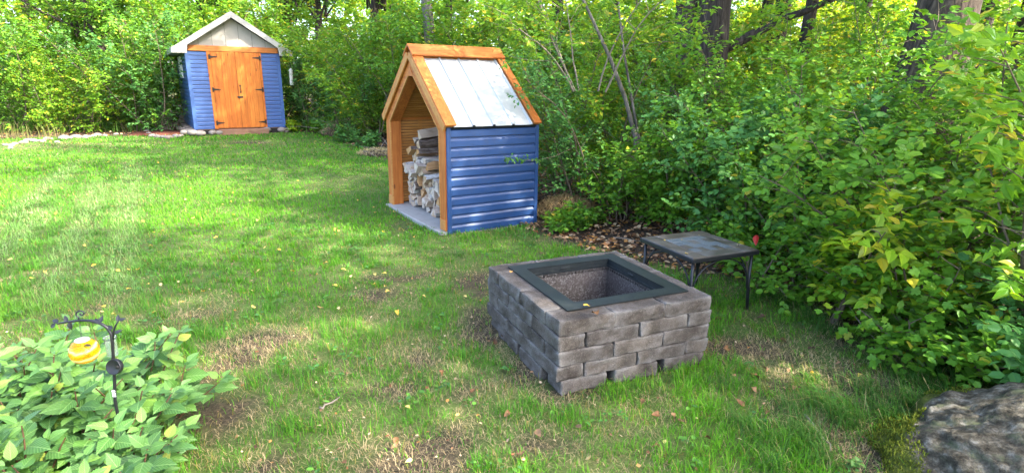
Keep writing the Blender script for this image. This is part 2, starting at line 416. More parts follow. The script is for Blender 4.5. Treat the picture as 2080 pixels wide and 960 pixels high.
def m_thin(name, col, f, body=None, rough=.05):
    t = NT(name); tr = t.n('ShaderNodeBsdfTransparent'); tr.inputs[0].default_value = (*col, 1)
    wv = t.noise(t.coord('Object', (1, 1, 3)), 40, 2)
    if body and f > .1:
        wb_ = t.n('ShaderNodeTexWave', wave_type='BANDS', bands_direction='Z'); wb_.inputs['Scale'].default_value = 9; wb_.inputs['Distortion'].default_value = 5; wb_.inputs['Detail'].default_value = 3
        t.l(t.coord('Object'), wb_.inputs['Vector']); bc = t.ramp(wb_.outputs['Fac'], [(.3, body), (.75, (.80, .60, .12)), (.93, (.9, .84, .60))])
    else: bc = body or col
    p = t.pbsdf(bc, rough, 0, .8, t.bump(wv, .5, .004)); mx = t.n('ShaderNodeMixShader')
    lw = t.n('ShaderNodeLayerWeight'); lw.inputs[0].default_value = .35
    t.l(t.math('MULTIPLY_ADD', lw.outputs['Facing'], .35, f), mx.inputs[0]); t.l(tr.outputs[0], mx.inputs[1]); t.l(p.outputs[0], mx.inputs[2]); return t.done(mx)
MT['amber'] = m_thin('amber_glass', (.98, .80, .20), .22, (.62, .36, .01))
MT['clear'] = m_thin('clear_glass', (.96, .98, .97), .06, (.5, .52, .52))

G = lambda *c: c
LV = {
 'teal':   m_leaf('leaf_bluegreen', [(0, (.055, .165, .040)), (.5, (.085, .235, .055)), (.88, (.12, .29, .06)), (1, (.16, .33, .06))], .35),
 'green':  m_leaf('leaf_green', [(0, (.075, .20, .018)), (.5, (.115, .28, .024)), (.85, (.16, .335, .026)), (.97, (.24, .38, .026)), (1, (.44, .37, .04))], .4),
 'lime':   m_leaf('leaf_lime', [(0, (.11, .27, .018)), (.5, (.17, .35, .022)), (.85, (.25, .40, .025)), (.95, (.37, .40, .03)), (1, (.55, .38, .04))], .45),
 'yellow': m_leaf('leaf_yellow', [(0, (.21, .39, .018)), (.6, (.32, .47, .022)), (.9, (.44, .49, .03)), (1, (.60, .46, .04))], .45),
 'dark':   m_leaf('leaf_dark', [(0, (.022, .070, .016)), (.6, (.040, .115, .022)), (1, (.075, .17, .03))], .35),
 'perennial': m_leaf('leaf_perennial', [(0, (.034, .105, .020)), (.15, (.055, .150, .026)), (.4, (.078, .195, .038)), (.8, (.112, .245, .042)), (.97, (.155, .29, .038)), (1, (.31, .34, .05))], .3, .42, (1.1, 1.15, .5), .45, True),
}
MT['grass'] = m_attrleaf('grass_blade', .35)
MT['litter'] = m_attrleaf('dead_leaf', .12, .7)
MT['moss'] = m_attrleaf('moss_tuft', .2, .9)

# ------------------------------------------------------------------ leaves
def leaf_shape(kind, wd=.55):
    if kind == 'oval':
        P = [(0, 0, 0), (.26, -.5*wd, .05), (.68, -.46*wd, .05), (1, 0, -.06), (.68, .46*wd, .05), (.26, .5*wd, .05)]
        F = [(0, 1, 2, 3), (0, 3, 4, 5)]
    elif kind == 'point':
        P = [(0, 0, 0), (.28, -.5*wd, .06), (.62, -.34*wd, .05), (1, 0, -.10), (.62, .34*wd, .05), (.28, .5*wd, .06)]
        F = [(0, 1, 2, 3), (0, 3, 4, 5)]
    elif kind == 'lobed':
        half = [(0, 0), (-.02, .22), (.18, .26), (.30, .50), (.48, .44), (.50, .24), (.74, .27), (.80, .10), (1, 0)]
        P = [(x, -y*wd*1.7, .08*y) for x, y in half]+[(x, y*wd*1.7, .08*y) for x, y in half[1:-1][::-1]]
        n = len(P); P.append((.42, 0, -.03)); F = [(n, i, (i+1) % n) for i in range(n)]
    elif kind == 'big':
        xs = np.array([0, .10, .16, .30, .36, .52, .58, .74, .80, 1]); hw = np.array([0.02, .34, .40, .53, .47, .46, .37, .30, .19, 0])*wd
        P, F = [], []
        for x, h in zip(xs, hw):
            dz = -.22*x*x+.06*x
            P += [(x, -h, dz+.10*h/wd*2*.5), (x, 0, dz), (x, h, dz+.10*h/wd*2*.5)]
        for i in range(9):
            a = i*3; b = a+3
            F += [(a, b, b+1, a+1), (a+1, b+1, b+2, a+2)]
    return np.array(P, float), F
def basis(d, n):
    x = nrm(d); z = nrm(n-(np.sum(n*x, -1, keepdims=True))*x); y = np.cross(z, x)
    return np.stack([x, y, z], -1)        # columns
def leaves_mesh(name, shape, pos, B, scale, rnd, mat, uvs=False):
    P, F = shape; N = len(pos); k = len(P)
    V = pos[:, None, :]+scale[:, None, None]*np.einsum('nij,kj->nki', B, P)
    fl = np.concatenate([np.array(f) for f in F]); sz = np.array([len(f) for f in F])
    loops = (fl[None, :]+np.arange(N)[:, None]*k).ravel()
    me = mesh_np(name, V.reshape(-1, 3), loops, np.tile(sz, N), False, mat)
    a = me.attributes.new('rnd', 'FLOAT', 'POINT'); a.data.foreach_set('value', np.repeat(rnd, k).astype(np.float32))
    if uvs:
        uv = me.uv_layers.new(name='UVMap'); wmax = np.abs(P[:, 1]).max()*2
        U = np.stack([P[fl, 0], .5+P[fl, 1]/wmax], -1)
        uv.data.foreach_set('uv', np.tile(U, (N, 1)).astype(np.float32).ravel())
    return me
_one = {}
def one_leaf(shape_key, wd, mat):
    k = (shape_key, wd, mat.name)
    if k not in _one:
        _one[k] = leaves_mesh('leaf', leaf_shape(shape_key, wd), np.zeros((1, 3)), np.eye(3)[None], np.ones(1), np.zeros(1), mat, True)
    return _one[k]

def curve(rng, p, d, L, n, up=.0, wig=.15, out=None):
    P = [np.array(p, float)]; d = nrm(d); st = L/n
    for i in range(n):
        d = nrm(d+rng.normal(0, wig, 3)+np.array([0, 0, up]))
        P.append(P[-1]+d*st)
    return np.array(P)
def grow(rng, H, spread, nst=7, nbr=11, ntw=6, nlf=8, ll=.045, bare=.12, twl=.26, droop=0.0, r0=.012, up=.0, arch=.06, face=None):
    """woody skeleton in plant space; returns stems [(tubes)], leaf pos, dir, normal"""
    stems = []; LP, LD, LN = [], [], []
    for si in range(nst):
        az = rng.uniform(0, 2*math.pi) if nst > 1 else 0
        o = np.array([math.cos(az), math.sin(az), 0])
        b0 = o*rng.uniform(0, .22)*spread
        d = nrm(np.array([0, 0, 1.])+o*rng.uniform(.15, .75)*spread/H*1.2)
        L = H*rng.uniform(.8, 1.1)
        P = curve(rng, b0-np.array([0, 0, .04]), d, L, 9, -arch*rng.uniform(.2, 1.4), .09)
        r = np.linspace(r0*rng.uniform(.8, 1.3), r0*.22, len(P))
        tubes = [(P, r, 5)]
        for bi in range(nbr):
            t = bare+(1-bare)*(bi+rng.uniform(.1, .9))/nbr
            f = t*(len(P)-1); i = min(int(f), len(P)-2); q = P[i]+(P[i+1]-P[i])*(f-i)
            td = nrm(P[i+1]-P[i]); a2 = rng.uniform(0, 2*math.pi)
            side = np.array([math.cos(a2), math.sin(a2), 0])+o*.35
            bd = nrm(side+td*.55+np.array([0, 0, .15+up]))
            BL = spread*rng.uniform(.35, .75)*(1.05-.55*t)
            BP = curve(rng, q, bd, BL, 5, -.03-droop*.12, .14)
            tubes.append((BP, np.linspace(r0*.36, r0*.12, len(BP)), 3))
            for ti in range(ntw):
                tt = (ti+rng.uniform(.2, 1.0))/ntw; f = tt*(len(BP)-1); i = min(int(f), len(BP)-2)
                q2 = BP[i]+(BP[i+1]-BP[i])*(f-i); bd2 = nrm(BP[i+1]-BP[i])
                tw = nrm(bd2*.6+rng.normal(0, .6, 3)+np.array([0, 0, .12-droop*.5]))
                TL = twl*rng.uniform(.5, 1.15)*(.6 if tt > .85 else 1)
                if nlf > 9: tubes.append((np.array([q2, q2+tw*TL*.5+np.array([0, 0, -.01]), q2+tw*TL-np.array([0, 0, .03*TL])]), np.array([.0022, .0016, .001])*(r0/.012), 3))
                s = nrm(np.cross(tw, np.array([.1, .2, 1.]))+1e-6)
                k = np.arange(nlf); tpos = (k+.6)/nlf
                sg = np.where(k % 2 == 0, 1, -1)
                pp = q2+tw*(tpos*TL)[:, None]+rng.normal(0, .004, (nlf, 3))
                dd = tw*.55+s*sg[:, None]*.9+rng.normal(0, .28, (nlf, 3))-np.array([0, 0, .18+droop])
                nn = np.array([0, 0, 1.])+o*.35+rng.normal(0, .42, (nlf, 3))
                LP.append(pp); LD.append(dd); LN.append(nn)
        stems.append(tubes)
    LP = np.concatenate(LP); LD = np.concatenate(LD); LN = np.concatenate(LN)
    if face is not None: LN = LN+face
    k = LP[:, 2] > .04
    return stems, LP[k], nrm(LD[k]), nrm(LN[k])
def stem_mesh(tubes, mat):
    mb = MB()
    for P, r, n in tubes: mb.tube(P, r, n, True, False)
    return mb.mesh('stem', mat)
def plant(name, loc, label, cat, group=None, seed=0, H=1.8, spread=1.2, mat='green', kind='oval', wd=.62, ll=.045, picks=0, stem='stem', rz=0, nst=7, **k):
    rng = np.random.default_rng(seed)
    root = empty(name, loc, rz, label, cat, group)
    stems, P, D, N = grow(rng, H, spread, nst=nst, ll=ll, **k)
    for t in stems: link('stem', stem_mesh(t, MT[stem]), root)
    sc_ = ll*rng.uniform(.65, 1.2, len(P)); rnd = rng.random(len(P)).astype(np.float32)
    B = basis(D, N); m = LV[mat]
    keep = np.ones(len(P), bool)
    if picks:
        ca, sa = math.cos(rz), math.sin(rz); W = P.copy(); W[:, 0] = ca*P[:, 0]-sa*P[:, 1]; W[:, 1] = sa*P[:, 0]+ca*P[:, 1]; W = W+np.array(loc)
        u, v, d = project(W)
        dist = np.where((u > 0) & (u < 2080) & (v > 0) & (v < 960) & (d > .1), d/(sc_/ll), 1e9)
        idx = np.argsort(dist)[:picks]; idx = idx[dist[idx] < 1e8]
        keep[idx] = False; me1 = one_leaf(kind, wd, m)
        for i in idx:
            o = bpy.data.objects.new('leaf', me1); C.objects.link(o); o.parent = root
            Mx = Matrix([[*(B[i, r]*sc_[i]), P[i, r]] for r in range(3)]+[[0, 0, 0, 1]]); o.matrix_basis = Mx
    fo = link('foliage', leaves_mesh('foliage', leaf_shape(kind, wd), P[keep], B[keep], sc_[keep], rnd[keep], m), root)
    fo['kind'] = 'stuff'
    return root
def copy_tree(o, loc, rz, s=1.0, mat=None, label=None, group=None, cat=None):
    r = o.copy(); C.objects.link(r); r.location = loc; r.rotation_euler = (0, 0, rz); r.scale = (s, s, s)
    if label: r['label'] = label
    if group: r['group'] = group
    if cat: r['category'] = cat
    for ch in o.children:
        c = ch.copy(); C.objects.link(c); c.parent = r
        if mat is not None and ch.name.split('.')[0] in ('foliage', 'crown'):
            c.material_slots[0].link = 'OBJECT'; c.material_slots[0].material = LV[mat]
        for g in ch.children:
            d = g.copy(); C.objects.link(d); d.parent = c
    return r
def on_ground(x, y, dz=0): return (x, y, float(ground_z(x, y))+dz)

# ================================================================== GROUND
BED = np.array([(0.15, 6.45), (.55, 5.95), (.95, 5.45), (1.25, 4.85), (1.9, 4.6), (2.3, 4.3), (2.4, 3.9), (2.5, 3.3), (2.75, 2.95), (3.1, 2.7), (3.4, 2.0), (3.8, 0.5), (4, -8),
                (60, -8), (60, 60), (-60, 60), (-60, 10), (-13.5, 13.0), (-12.2, 14.2), (-10.4, 15.0), (-9.4, 15.4), (-8.6, 15.6), (-6.0, 17.0), (-5.0, 15.8), (-3.6, 13.4), (-2.3, 11.2), (-1.1, 9.0), (-.4, 8.2), (.3, 7.6)])
def in_poly(x, y, P):
    x = np.asarray(x, float); y = np.asarray(y, float); r = np.zeros(x.shape, bool); n = len(P); j = n-1
    for i in range(n):
        xi, yi = P[i]; xj, yj = P[j]
        c = ((yi > y) != (yj > y)) & (x < (xj-xi)*(y-yi)/(yj-yi+1e-12)+xi)
        r ^= c; j = i
    return r
def ellipse(x, y, u, v, ru, rv, y_rot=0):
    """bare spot centred where the picture shows it, in metres on the ground"""
    p = gp(u, v); dx = x-p[0]; dy = y-p[1]
    return np.exp(-((dx/ru)**2+(dy/rv)**2))
PIT_O = np.array([.246, 2.6883]); PIT_YAW = .4147
PA = np.array([math.cos(PIT_YAW), math.sin(PIT_YAW)]); PBv = np.array([-PA[1], PA[0]])
SH_O = np.array([-8.5374, 15.5459, .2209]); SH_YAW = .574
SA = np.array([math.cos(SH_YAW), math.sin(SH_YAW)]); SB = np.array([-SA[1], SA[0]])
WS_O = np.array([-.7148, 6.1398, -.06]); WS_YAW = .557
WA = np.array([math.cos(WS_YAW), math.sin(WS_YAW)]); WB = np.array([-WA[1], WA[0]])
def local(x, y, o, a, b):
    dx = x-o[0]; dy = y-o[1]; return dx*a[0]+dy*a[1], dx*b[0]+dy*b[1]
def bareness(x, y):
    n = fbm(x*1.3+3, y*1.3, 4); n2 = fbm(x*4+31, y*4+7, 3)
    b = .8*sstep(.52, .68, n)*sstep(6.5, 3.5, y)+.5*sstep(.50, .68, n2)*sstep(6.5, 3.2, y)*sstep(-2.6, -1.2, x)+.15*sstep(.5, .7, n2)
    for u, v, ru, rv, k in [(840, 705, .32, .20, 1.0), (790, 650, .22, .14, .8), (760, 600, .2, .12, .8), (700, 770, .18, .10, .6), (830, 800, .3, .12, .45), (455, 735, .16, .25, .9),
                            (420, 830, .22, .25, 1.1), (960, 590, .16, .55, 1.1), (985, 660, .12, .3, 1.0), (1000, 900, .5, .16, .55), (1680, 760, .18, .16, .75), (1560, 800, .2, .12, .55),
                            (1700, 800, .2, .1, .6), (850, 520, .35, .25, .7), (690, 380, .5, .5, .5), (720, 365, .35, .4, .6), (820, 460, .12, .45, 1.0), (1150, 490, .5, .2, .9), (640, 940, .4, .1, .45),
                            (500, 290, .9, .5, 1.1), (330, 290, .5, .4, .5), (40, 300, 1.6, .5, .6), (110, 293, 1.3, .35, .7)]:
        b = b+k*ellipse(x, y, u, v, ru, rv)*(.6+.8*n2)
    px, py = local(x, y, PIT_O, PA, PBv)
    edge = np.maximum(np.maximum(-px, px-1.0), np.maximum(-py, py-1.0))
    b = b+1.0*sstep(.16, .02, edge)*sstep(.3, 0, px)
    return np.clip(b, 0, 1)
def bedmask(x, y):
    w_ = .35*(fbm(x*2, y*2, 3)-.5)
    m = np.zeros(np.shape(x))
    for dx, dy in ((0, 0), (.15, 0), (-.15, 0), (0, .15), (0, -.15)):
        m = m+.2*in_poly(x+dx+w_, y+dy+w_, BED)
    return m
def axis_pts(lo, hi, near_lo, near_hi, step):
    a = np.arange(near_lo, near_hi+step/2, step)
    l = near_lo-np.geomspace(step*1.5, near_lo-lo, 16)[::-1]; r = near_hi+np.geomspace(step*1.5, hi-near_hi, 16)
    return np.concatenate([l, a, r])
gx = axis_pts(-250, 250, -14, 6, .16); gy = axis_pts(-120, 300, .5, 18, .16)
GX, GY = np.meshgrid(gx, gy, indexing='ij')
GZ = ground_z(GX, GY)+.03*(fbm(GX*.9, GY*.9)-.5)*sstep(30, 20, np.hypot(GX, GY))
nx, ny = GX.shape
ii = np.arange(nx*ny).reshape(nx, ny)
quads = np.stack([ii[:-1, :-1], ii[1:, :-1], ii[1:, 1:], ii[:-1, 1:]], -1).reshape(-1)
gm = mesh_np('ground', np.stack([GX, GY, GZ], -1).reshape(-1, 3), quads, np.full(len(quads)//4, 4), True, MT['ground'])
att = gm.attributes.new('bed', 'FLOAT', 'POINT')
bm_ = np.clip(bedmask(GX, GY)+.55*bareness(GX, GY)*0+.9*sstep(.75, 1, bareness(GX, GY)), 0, 1)
att.data.foreach_set('value', bm_.ravel().astype(np.float32))
go = link('ground', gm); go['kind'] = 'structure'

# ================================================================== GRASS
def color_mesh(name, V, loops, sizes, col, mat, smooth=False):
    me = mesh_np(name, V, loops, sizes, smooth, mat)
    a = me.attributes.new('col', 'FLOAT_COLOR', 'POINT')
    c4 = np.concatenate([col, np.ones((len(col), 1))], 1).astype(np.float32); a.data.foreach_set('color', c4.ravel()); return me
def blades(rng, x, y, h, wd, lean, col, z0=None, az=None):
    N = len(x); z = ground_z(x, y)-.006 if z0 is None else z0
    az = rng.uniform(0, 2*math.pi, N) if az is None else az
    d = np.stack([np.cos(az), np.sin(az)], -1); sd_ = np.stack([-d[:, 1], d[:, 0]], -1)
    root = np.stack([x, y, z], -1)
    hw = (wd/2)[:, None]
    s3 = np.concatenate([sd_, np.zeros((N, 1))], 1)*hw
    d3 = np.concatenate([d, np.zeros((N, 1))], 1)
    up = np.array([0, 0, 1.])
    mid = root+d3*(h*lean*.35)[:, None]+up*(h*.58*np.sqrt(np.clip(1-lean**2*.5, .05, 1)))[:, None]
    tip = root+d3*(h*lean)[:, None]+up*(h*np.sqrt(np.clip(1-lean**2, .02, 1)))[:, None]
    V = np.stack([root-s3, root+s3, mid+s3*.8, mid-s3*.8, tip], 1).reshape(-1, 3)
    k = np.arange(N)[:, None]*5
    loops = (np.array([0, 1, 2, 3, 3, 2, 4])[None]+k).ravel()
    return V, loops, np.tile([4, 3], N), np.repeat(col, 5, 0)
# pale streaks coloured into the blades on the open part of the lawn
STREAKS = [(gp(268, 330), gp(228, 650)), (gp(205, 370), gp(70, 650)), (gp(90, 420), gp(-40, 560)), (gp(150, 330), gp(-10, 480))]
def pale_streak(x, y):
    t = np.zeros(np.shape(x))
    for a, b in STREAKS:
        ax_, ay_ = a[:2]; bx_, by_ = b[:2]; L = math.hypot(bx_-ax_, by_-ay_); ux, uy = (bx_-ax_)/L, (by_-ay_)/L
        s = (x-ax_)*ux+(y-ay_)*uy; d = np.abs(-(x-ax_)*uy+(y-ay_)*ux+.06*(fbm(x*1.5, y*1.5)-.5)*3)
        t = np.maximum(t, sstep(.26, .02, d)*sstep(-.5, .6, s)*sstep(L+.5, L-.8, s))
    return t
def visible_xy(rng, n, ymin, ymax):
    # points over the lawn, in the view and a little to each side of it
    y = rng.uniform(ymin, ymax, n); half = y*1.02+1.0; x = rng.uniform(-1, 1, n)*half
    return x, y
def make_grass():
    rng = np.random.default_rng(11)
    Vs, Ls, Ss, Cs = [], [], [], []; off = 0
    def put(V, L, S, Cc):
        nonlocal off
        Vs.append(V); Ls.append(L+off); Ss.append(S); Cs.append(Cc); off += len(V)
    bands = [(1.6, 2.6, 6800, .0036, .068), (2.6, 4.0, 5400, .0038, .066), (4.0, 6.0, 3200, .0052, .060), (6.0, 9.0, 1600, .0085, .054), (9.0, 12.5, 800, .013, .052), (12.5, 17.5, 420, .019, .052)]
    for y0, y1, den, wdt, hh in bands:
        area = (y1-y0)*((y0+y1)/2*1.02+1.0)*2
        n = int(den*area); x, y = visible_xy(rng, n, y0, y1); caz = rng.uniform(0, 6.283, n)
        if y1 <= 6.0:                                                   # sod grows in small crowns
            m_ = n//16; cx_, cy_ = visible_xy(rng, m_, y0, y1); w_ = rng.integers(m_, size=n); inc = rng.random(n) < .72
            ox_ = rng.normal(0, .020, n); oy_ = rng.normal(0, .020, n)
            x = np.where(inc, cx_[w_]+ox_, x); y = np.where(inc, cy_[w_]+oy_, y); caz = np.where(inc, np.arctan2(oy_, ox_)+rng.normal(0, .5, n), caz)
        bed = bedmask(x, y); b = bareness(x, y)
        px, py = local(x, y, PIT_O, PA, PBv); inpit = (px > .0) & (px < 1.0) & (py > .0) & (py < 1.0)
        wx, wy = local(x, y, WS_O, WA, WB); inws = (wx > -.09) & (wx < 1.2) & (wy > 0) & (wy < 1.78)
        sx, sy = local(x, y, SH_O, SA, SB); insh = (sx > -.1) & (sx < 2.4) & (sy > -.35)
        tuft = fbm(x*7, y*7, 2)
        keep = (rng.random(n) > np.clip(b*.86, 0, .97)) & (rng.random(n) > bed*1.1-.05) & ~inpit & ~inws & ~insh & (rng.random(n) < .45+.9*tuft) & (x < 3.2)
        x, y, b, tuft = x[keep], y[keep], b[keep], tuft[keep]; n = len(x)
        clump = fbm(x*1.1+50, y*1.1+9, 3)
        rank = sstep(1.0, 1.7, x)*sstep(4.2, 3.2, y)                    # longer uncut grass by the shrubs
        h = hh*rng.uniform(.5, 1.3, n)*(.7+.7*tuft)*(1+1.0*rank*sstep(.42, .62, clump))*(1-.35*b)
        lean = np.clip(rng.normal(.55, .22, n)+.2*rank, .1, .97)
        g0 = np.array([.062, .215, .012]); g1 = np.array([.145, .36, .020]); g2 = np.array([.045, .155, .026])
        f = rng.random(n)[:, None]; cl = sstep(.35, .65, clump)[:, None]
        col = g0*(1-f)+g1*f
        col = col*(1-.5*cl)+g2*(.7+.6*f)*.5*cl+0
        yl = (rng.random(n) < .06+.22*b)[:, None]
        col = np.where(yl, np.array([.22, .20, .05])*(.7+.6*f), col)
        tr = pale_streak(x, y)[:, None]*rng.random(n)[:, None]*.62
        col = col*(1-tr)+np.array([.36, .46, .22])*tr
        az = np.where(rank > .5, rng.normal(2.9, .7, n), caz[keep])
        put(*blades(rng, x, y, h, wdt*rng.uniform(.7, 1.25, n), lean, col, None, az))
        # dry thatch lying in the thin places
        m = int(den*area*.60); x, y = visible_xy(rng, m, y0, y1); b = bareness(x, y); bed = bedmask(x, y)
        px, py = local(x, y, PIT_O, PA, PBv); inpit = (px > 0) & (px < 1.0) & (py > 0) & (py < 1.0)
        wx, wy = local(x, y, WS_O, WA, WB); inws = (wx > -.09) & (wx < 1.2) & (wy > 0) & (wy < 1.78)
        sx, sy = local(x, y, SH_O, SA, SB); insh = (sx > -.1) & (sx < 2.4) & (sy > -.35)
        soilspot = ellipse(x, y, 960, 590, .2, .6)+ellipse(x, y, 420, 830, .25, .3)+ellipse(x, y, 820, 460, .15, .5)
        keep = (rng.random(m) < .05+.95*b) & (bed < .7) & ~inpit & ~inws & ~insh & (rng.random(m) > soilspot) & (x < 3.2)
        x, y = x[keep], y[keep]; m = len(x); f = rng.random(m)[:, None]
        col = np.array([.25, .185, .095])*(1-f)+np.array([.46, .37, .22])*f
        put(*blades(rng, x, y, hh*rng.uniform(.4, 1.1, m), wdt*.62*rng.uniform(.6, 1.2, m), np.clip(rng.normal(.975, .03, m), .75, .998), col))
    # rank tufts: long arching blades on the right, at the pit foot and along the bed edge
    tufts = [(1640, 890, .16, 260), (1560, 900, .14, 180), (1720, 860, .17, 300), (1800, 850, .16, 260), (1760, 800, .15, 200), (1850, 780, .15, 200), (1900, 760, .14, 160), (1620, 840, .12, 120), (1500, 860, .11, 120), (1460, 780, .10, 120),
             (1290, 790, .075, 90), (1240, 800, .07, 80), (1360, 770, .07, 70), (1180, 815, .06, 60), (1560, 600, .14, 160), (1600, 620, .15, 200), (1520, 610, .13, 140), (1640, 650, .15, 200), (1680, 680, .15, 160), (1460, 620, .10, 100), (1480, 680, .08, 80),
             (1860, 900, .15, 150), (930, 720, .08, 70), (880, 640, .06, 50), (1580, 950, .13, 140), (1680, 940, .15, 180), (930, 520, .09, 120), (1080, 500, .09, 120), (1000, 500, .09, 120), (1850, 830, .18, 200), (1920, 800, .16, 120)]
    for u, v, hh, nb in tufts:
        p = gp(u, v); x = rng.normal(p[0], .055, nb); y = rng.normal(p[1], .05, nb); f = rng.random(nb)[:, None]
        col = np.array([.035, .115, .022])*(1-f)+np.array([.085, .20, .03])*f
        col = np.where(rng.random(nb)[:, None] < .07, np.array([.32, .27, .13]), col)
        az = rng.normal(math.pi*1.02, 1.1, nb)
        put(*blades(rng, x, y, hh*rng.uniform(.5, 1.25, nb), .0032*rng.uniform(.7, 1.2, nb), np.clip(rng.normal(.72, .18, nb), .2, .98), col, None, az))
    me = color_mesh('grass', np.concatenate(Vs), np.concatenate(Ls), np.concatenate(Ss), np.concatenate(Cs), MT['grass'])
    o = link('grass', me); tag(o, 'green lawn grass with thin straw patches and rank tufts', 'grass', None, 'stuff')
    print('grass polys', len(me.polygons))
make_grass()

# ================================================================== FIRE PIT
def rounded_block(rng, L, W, H, r=.0085, amp=.0095):
    nx_, ny_, nz_ = 9, 6, 4
    V = []; F = []; idx = {}
    def vert(i, j, k):
        if (i, j, k) not in idx:
            def g(t, n, l):
                # crowd the divisions at the ends
                q = t/n; q = .5-.5*math.cos(math.pi*q) if 0 < t < n else q
                return (q-.5)*l
            p = np.array([g(i, nx_, L), g(j, ny_, W), g(k, nz_, H)])
            inner = np.clip(p, -np.array([L, W, H])/2+r, np.array([L, W, H])/2-r); d = p-inner
            n_ = np.linalg.norm(d)
            if n_ > 1e-9: p = inner+d/n_*min(n_, r)
            idx[(i, j, k)] = len(V); V.append(p)
        return idx[(i, j, k)]
    for i in range(nx_):
        for j in range(ny_):
            for k, fl in ((0, 1), (nz_, 0)):
                q = [vert(i, j, k), vert(i+1, j, k), vert(i+1, j+1, k), vert(i, j+1, k)]; F.append(q[::-1] if fl else q)
    for i in range(nx_):
        for k in range(nz_):
            for j, fl in ((0, 0), (ny_, 1)):
                q = [vert(i, j, k), vert(i+1, j, k), vert(i+1, j, k+1), vert(i, j, k+1)]; F.append(q[::-1] if fl else q)
    for j in range(ny_):
        for k in range(nz_):
            for i, fl in ((0, 1), (nx_, 0)):
                q = [vert(i, j, k), vert(i, j+1, k), vert(i, j+1, k+1), vert(i, j, k+1)]; F.append(q[::-1] if fl else q)
    V = np.array(V); s = rng.uniform(0, 60, 3)
    nz1 = fbm(V[:, 0]*26+s[0], V[:, 2]*26+V[:, 1]*19+s[1], 3)-.5; nz2 = fbm(V[:, 1]*26+s[1], V[:, 2]*30+V[:, 0]*17+s[2], 3)-.5
    V[:, 0] += nz2*amp*1.6; V[:, 1] += nz1*amp*2.2; V[:, 2] += (fbm(V[:, 0]*18+s[2], V[:, 1]*18+s[0], 3)-.5)*amp*1.6
    return MB().add(V, F, False)
pit = empty('fire_pit', (PIT_O[0], PIT_O[1], 0), PIT_YAW, 'square grey block fire pit with a black steel rim', 'fire pit')
_rb = np.random.default_rng(3)
CH = .0852; BLK = [rounded_block(_rb, .331, .163, CH-.002).mesh('block', MT['block']) for _ in range(7)]
BLK_S = [rounded_block(_rb, .285, .163, CH-.002).mesh('block', MT['block']) for _ in range(4)]
def put_block(cx, cy_, cz, rot, short=False):
    me = BLK_S[_rb.integers(4)] if short else BLK[_rb.integers(7)]
    flip = math.pi*(_rb.integers(2))
    link('block', me, pit, None, (cx+_rb.normal(0, .002), cy_+_rb.normal(0, .002), cz), (0, 0, rot+flip+_rb.normal(0, .008)))
for c in range(5):
    z = CH*(c+.5)-.002; hd = .0825
    full_x = c % 2 == 0            # courses 0,2,4: three blocks along the x faces
    if full_x:
        for yy in (hd, 1-hd):
            for k in range(3): put_block(.167+.333*k, yy, z, 0, c == 0)
        for xx in (hd, 1-hd):
            for k in range(2): put_block(xx, .165+.1675+.335*k, z, math.pi/2, c == 0)
    else:
        for xx in (hd, 1-hd):
            for k in range(3): put_block(xx, .167+.333*k, z, math.pi/2)
        for yy in (hd, 1-hd):
            for k in range(2): put_block(.165+.1675+.335*k, yy, z, 0)
ins = empty('steel_insert', (0, 0, 0)); ins.parent = pit
ZT = CH*5+.002
o0, o1, i0, i1 = .104, .908, .196, .812
mb = MB()
fl = MB()
q = [(o0, o0), (o1, o0), (o1, o1), (o0, o1)]; qi = [(i0, i0), (i1, i0), (i1, i1), (i0, i1)]
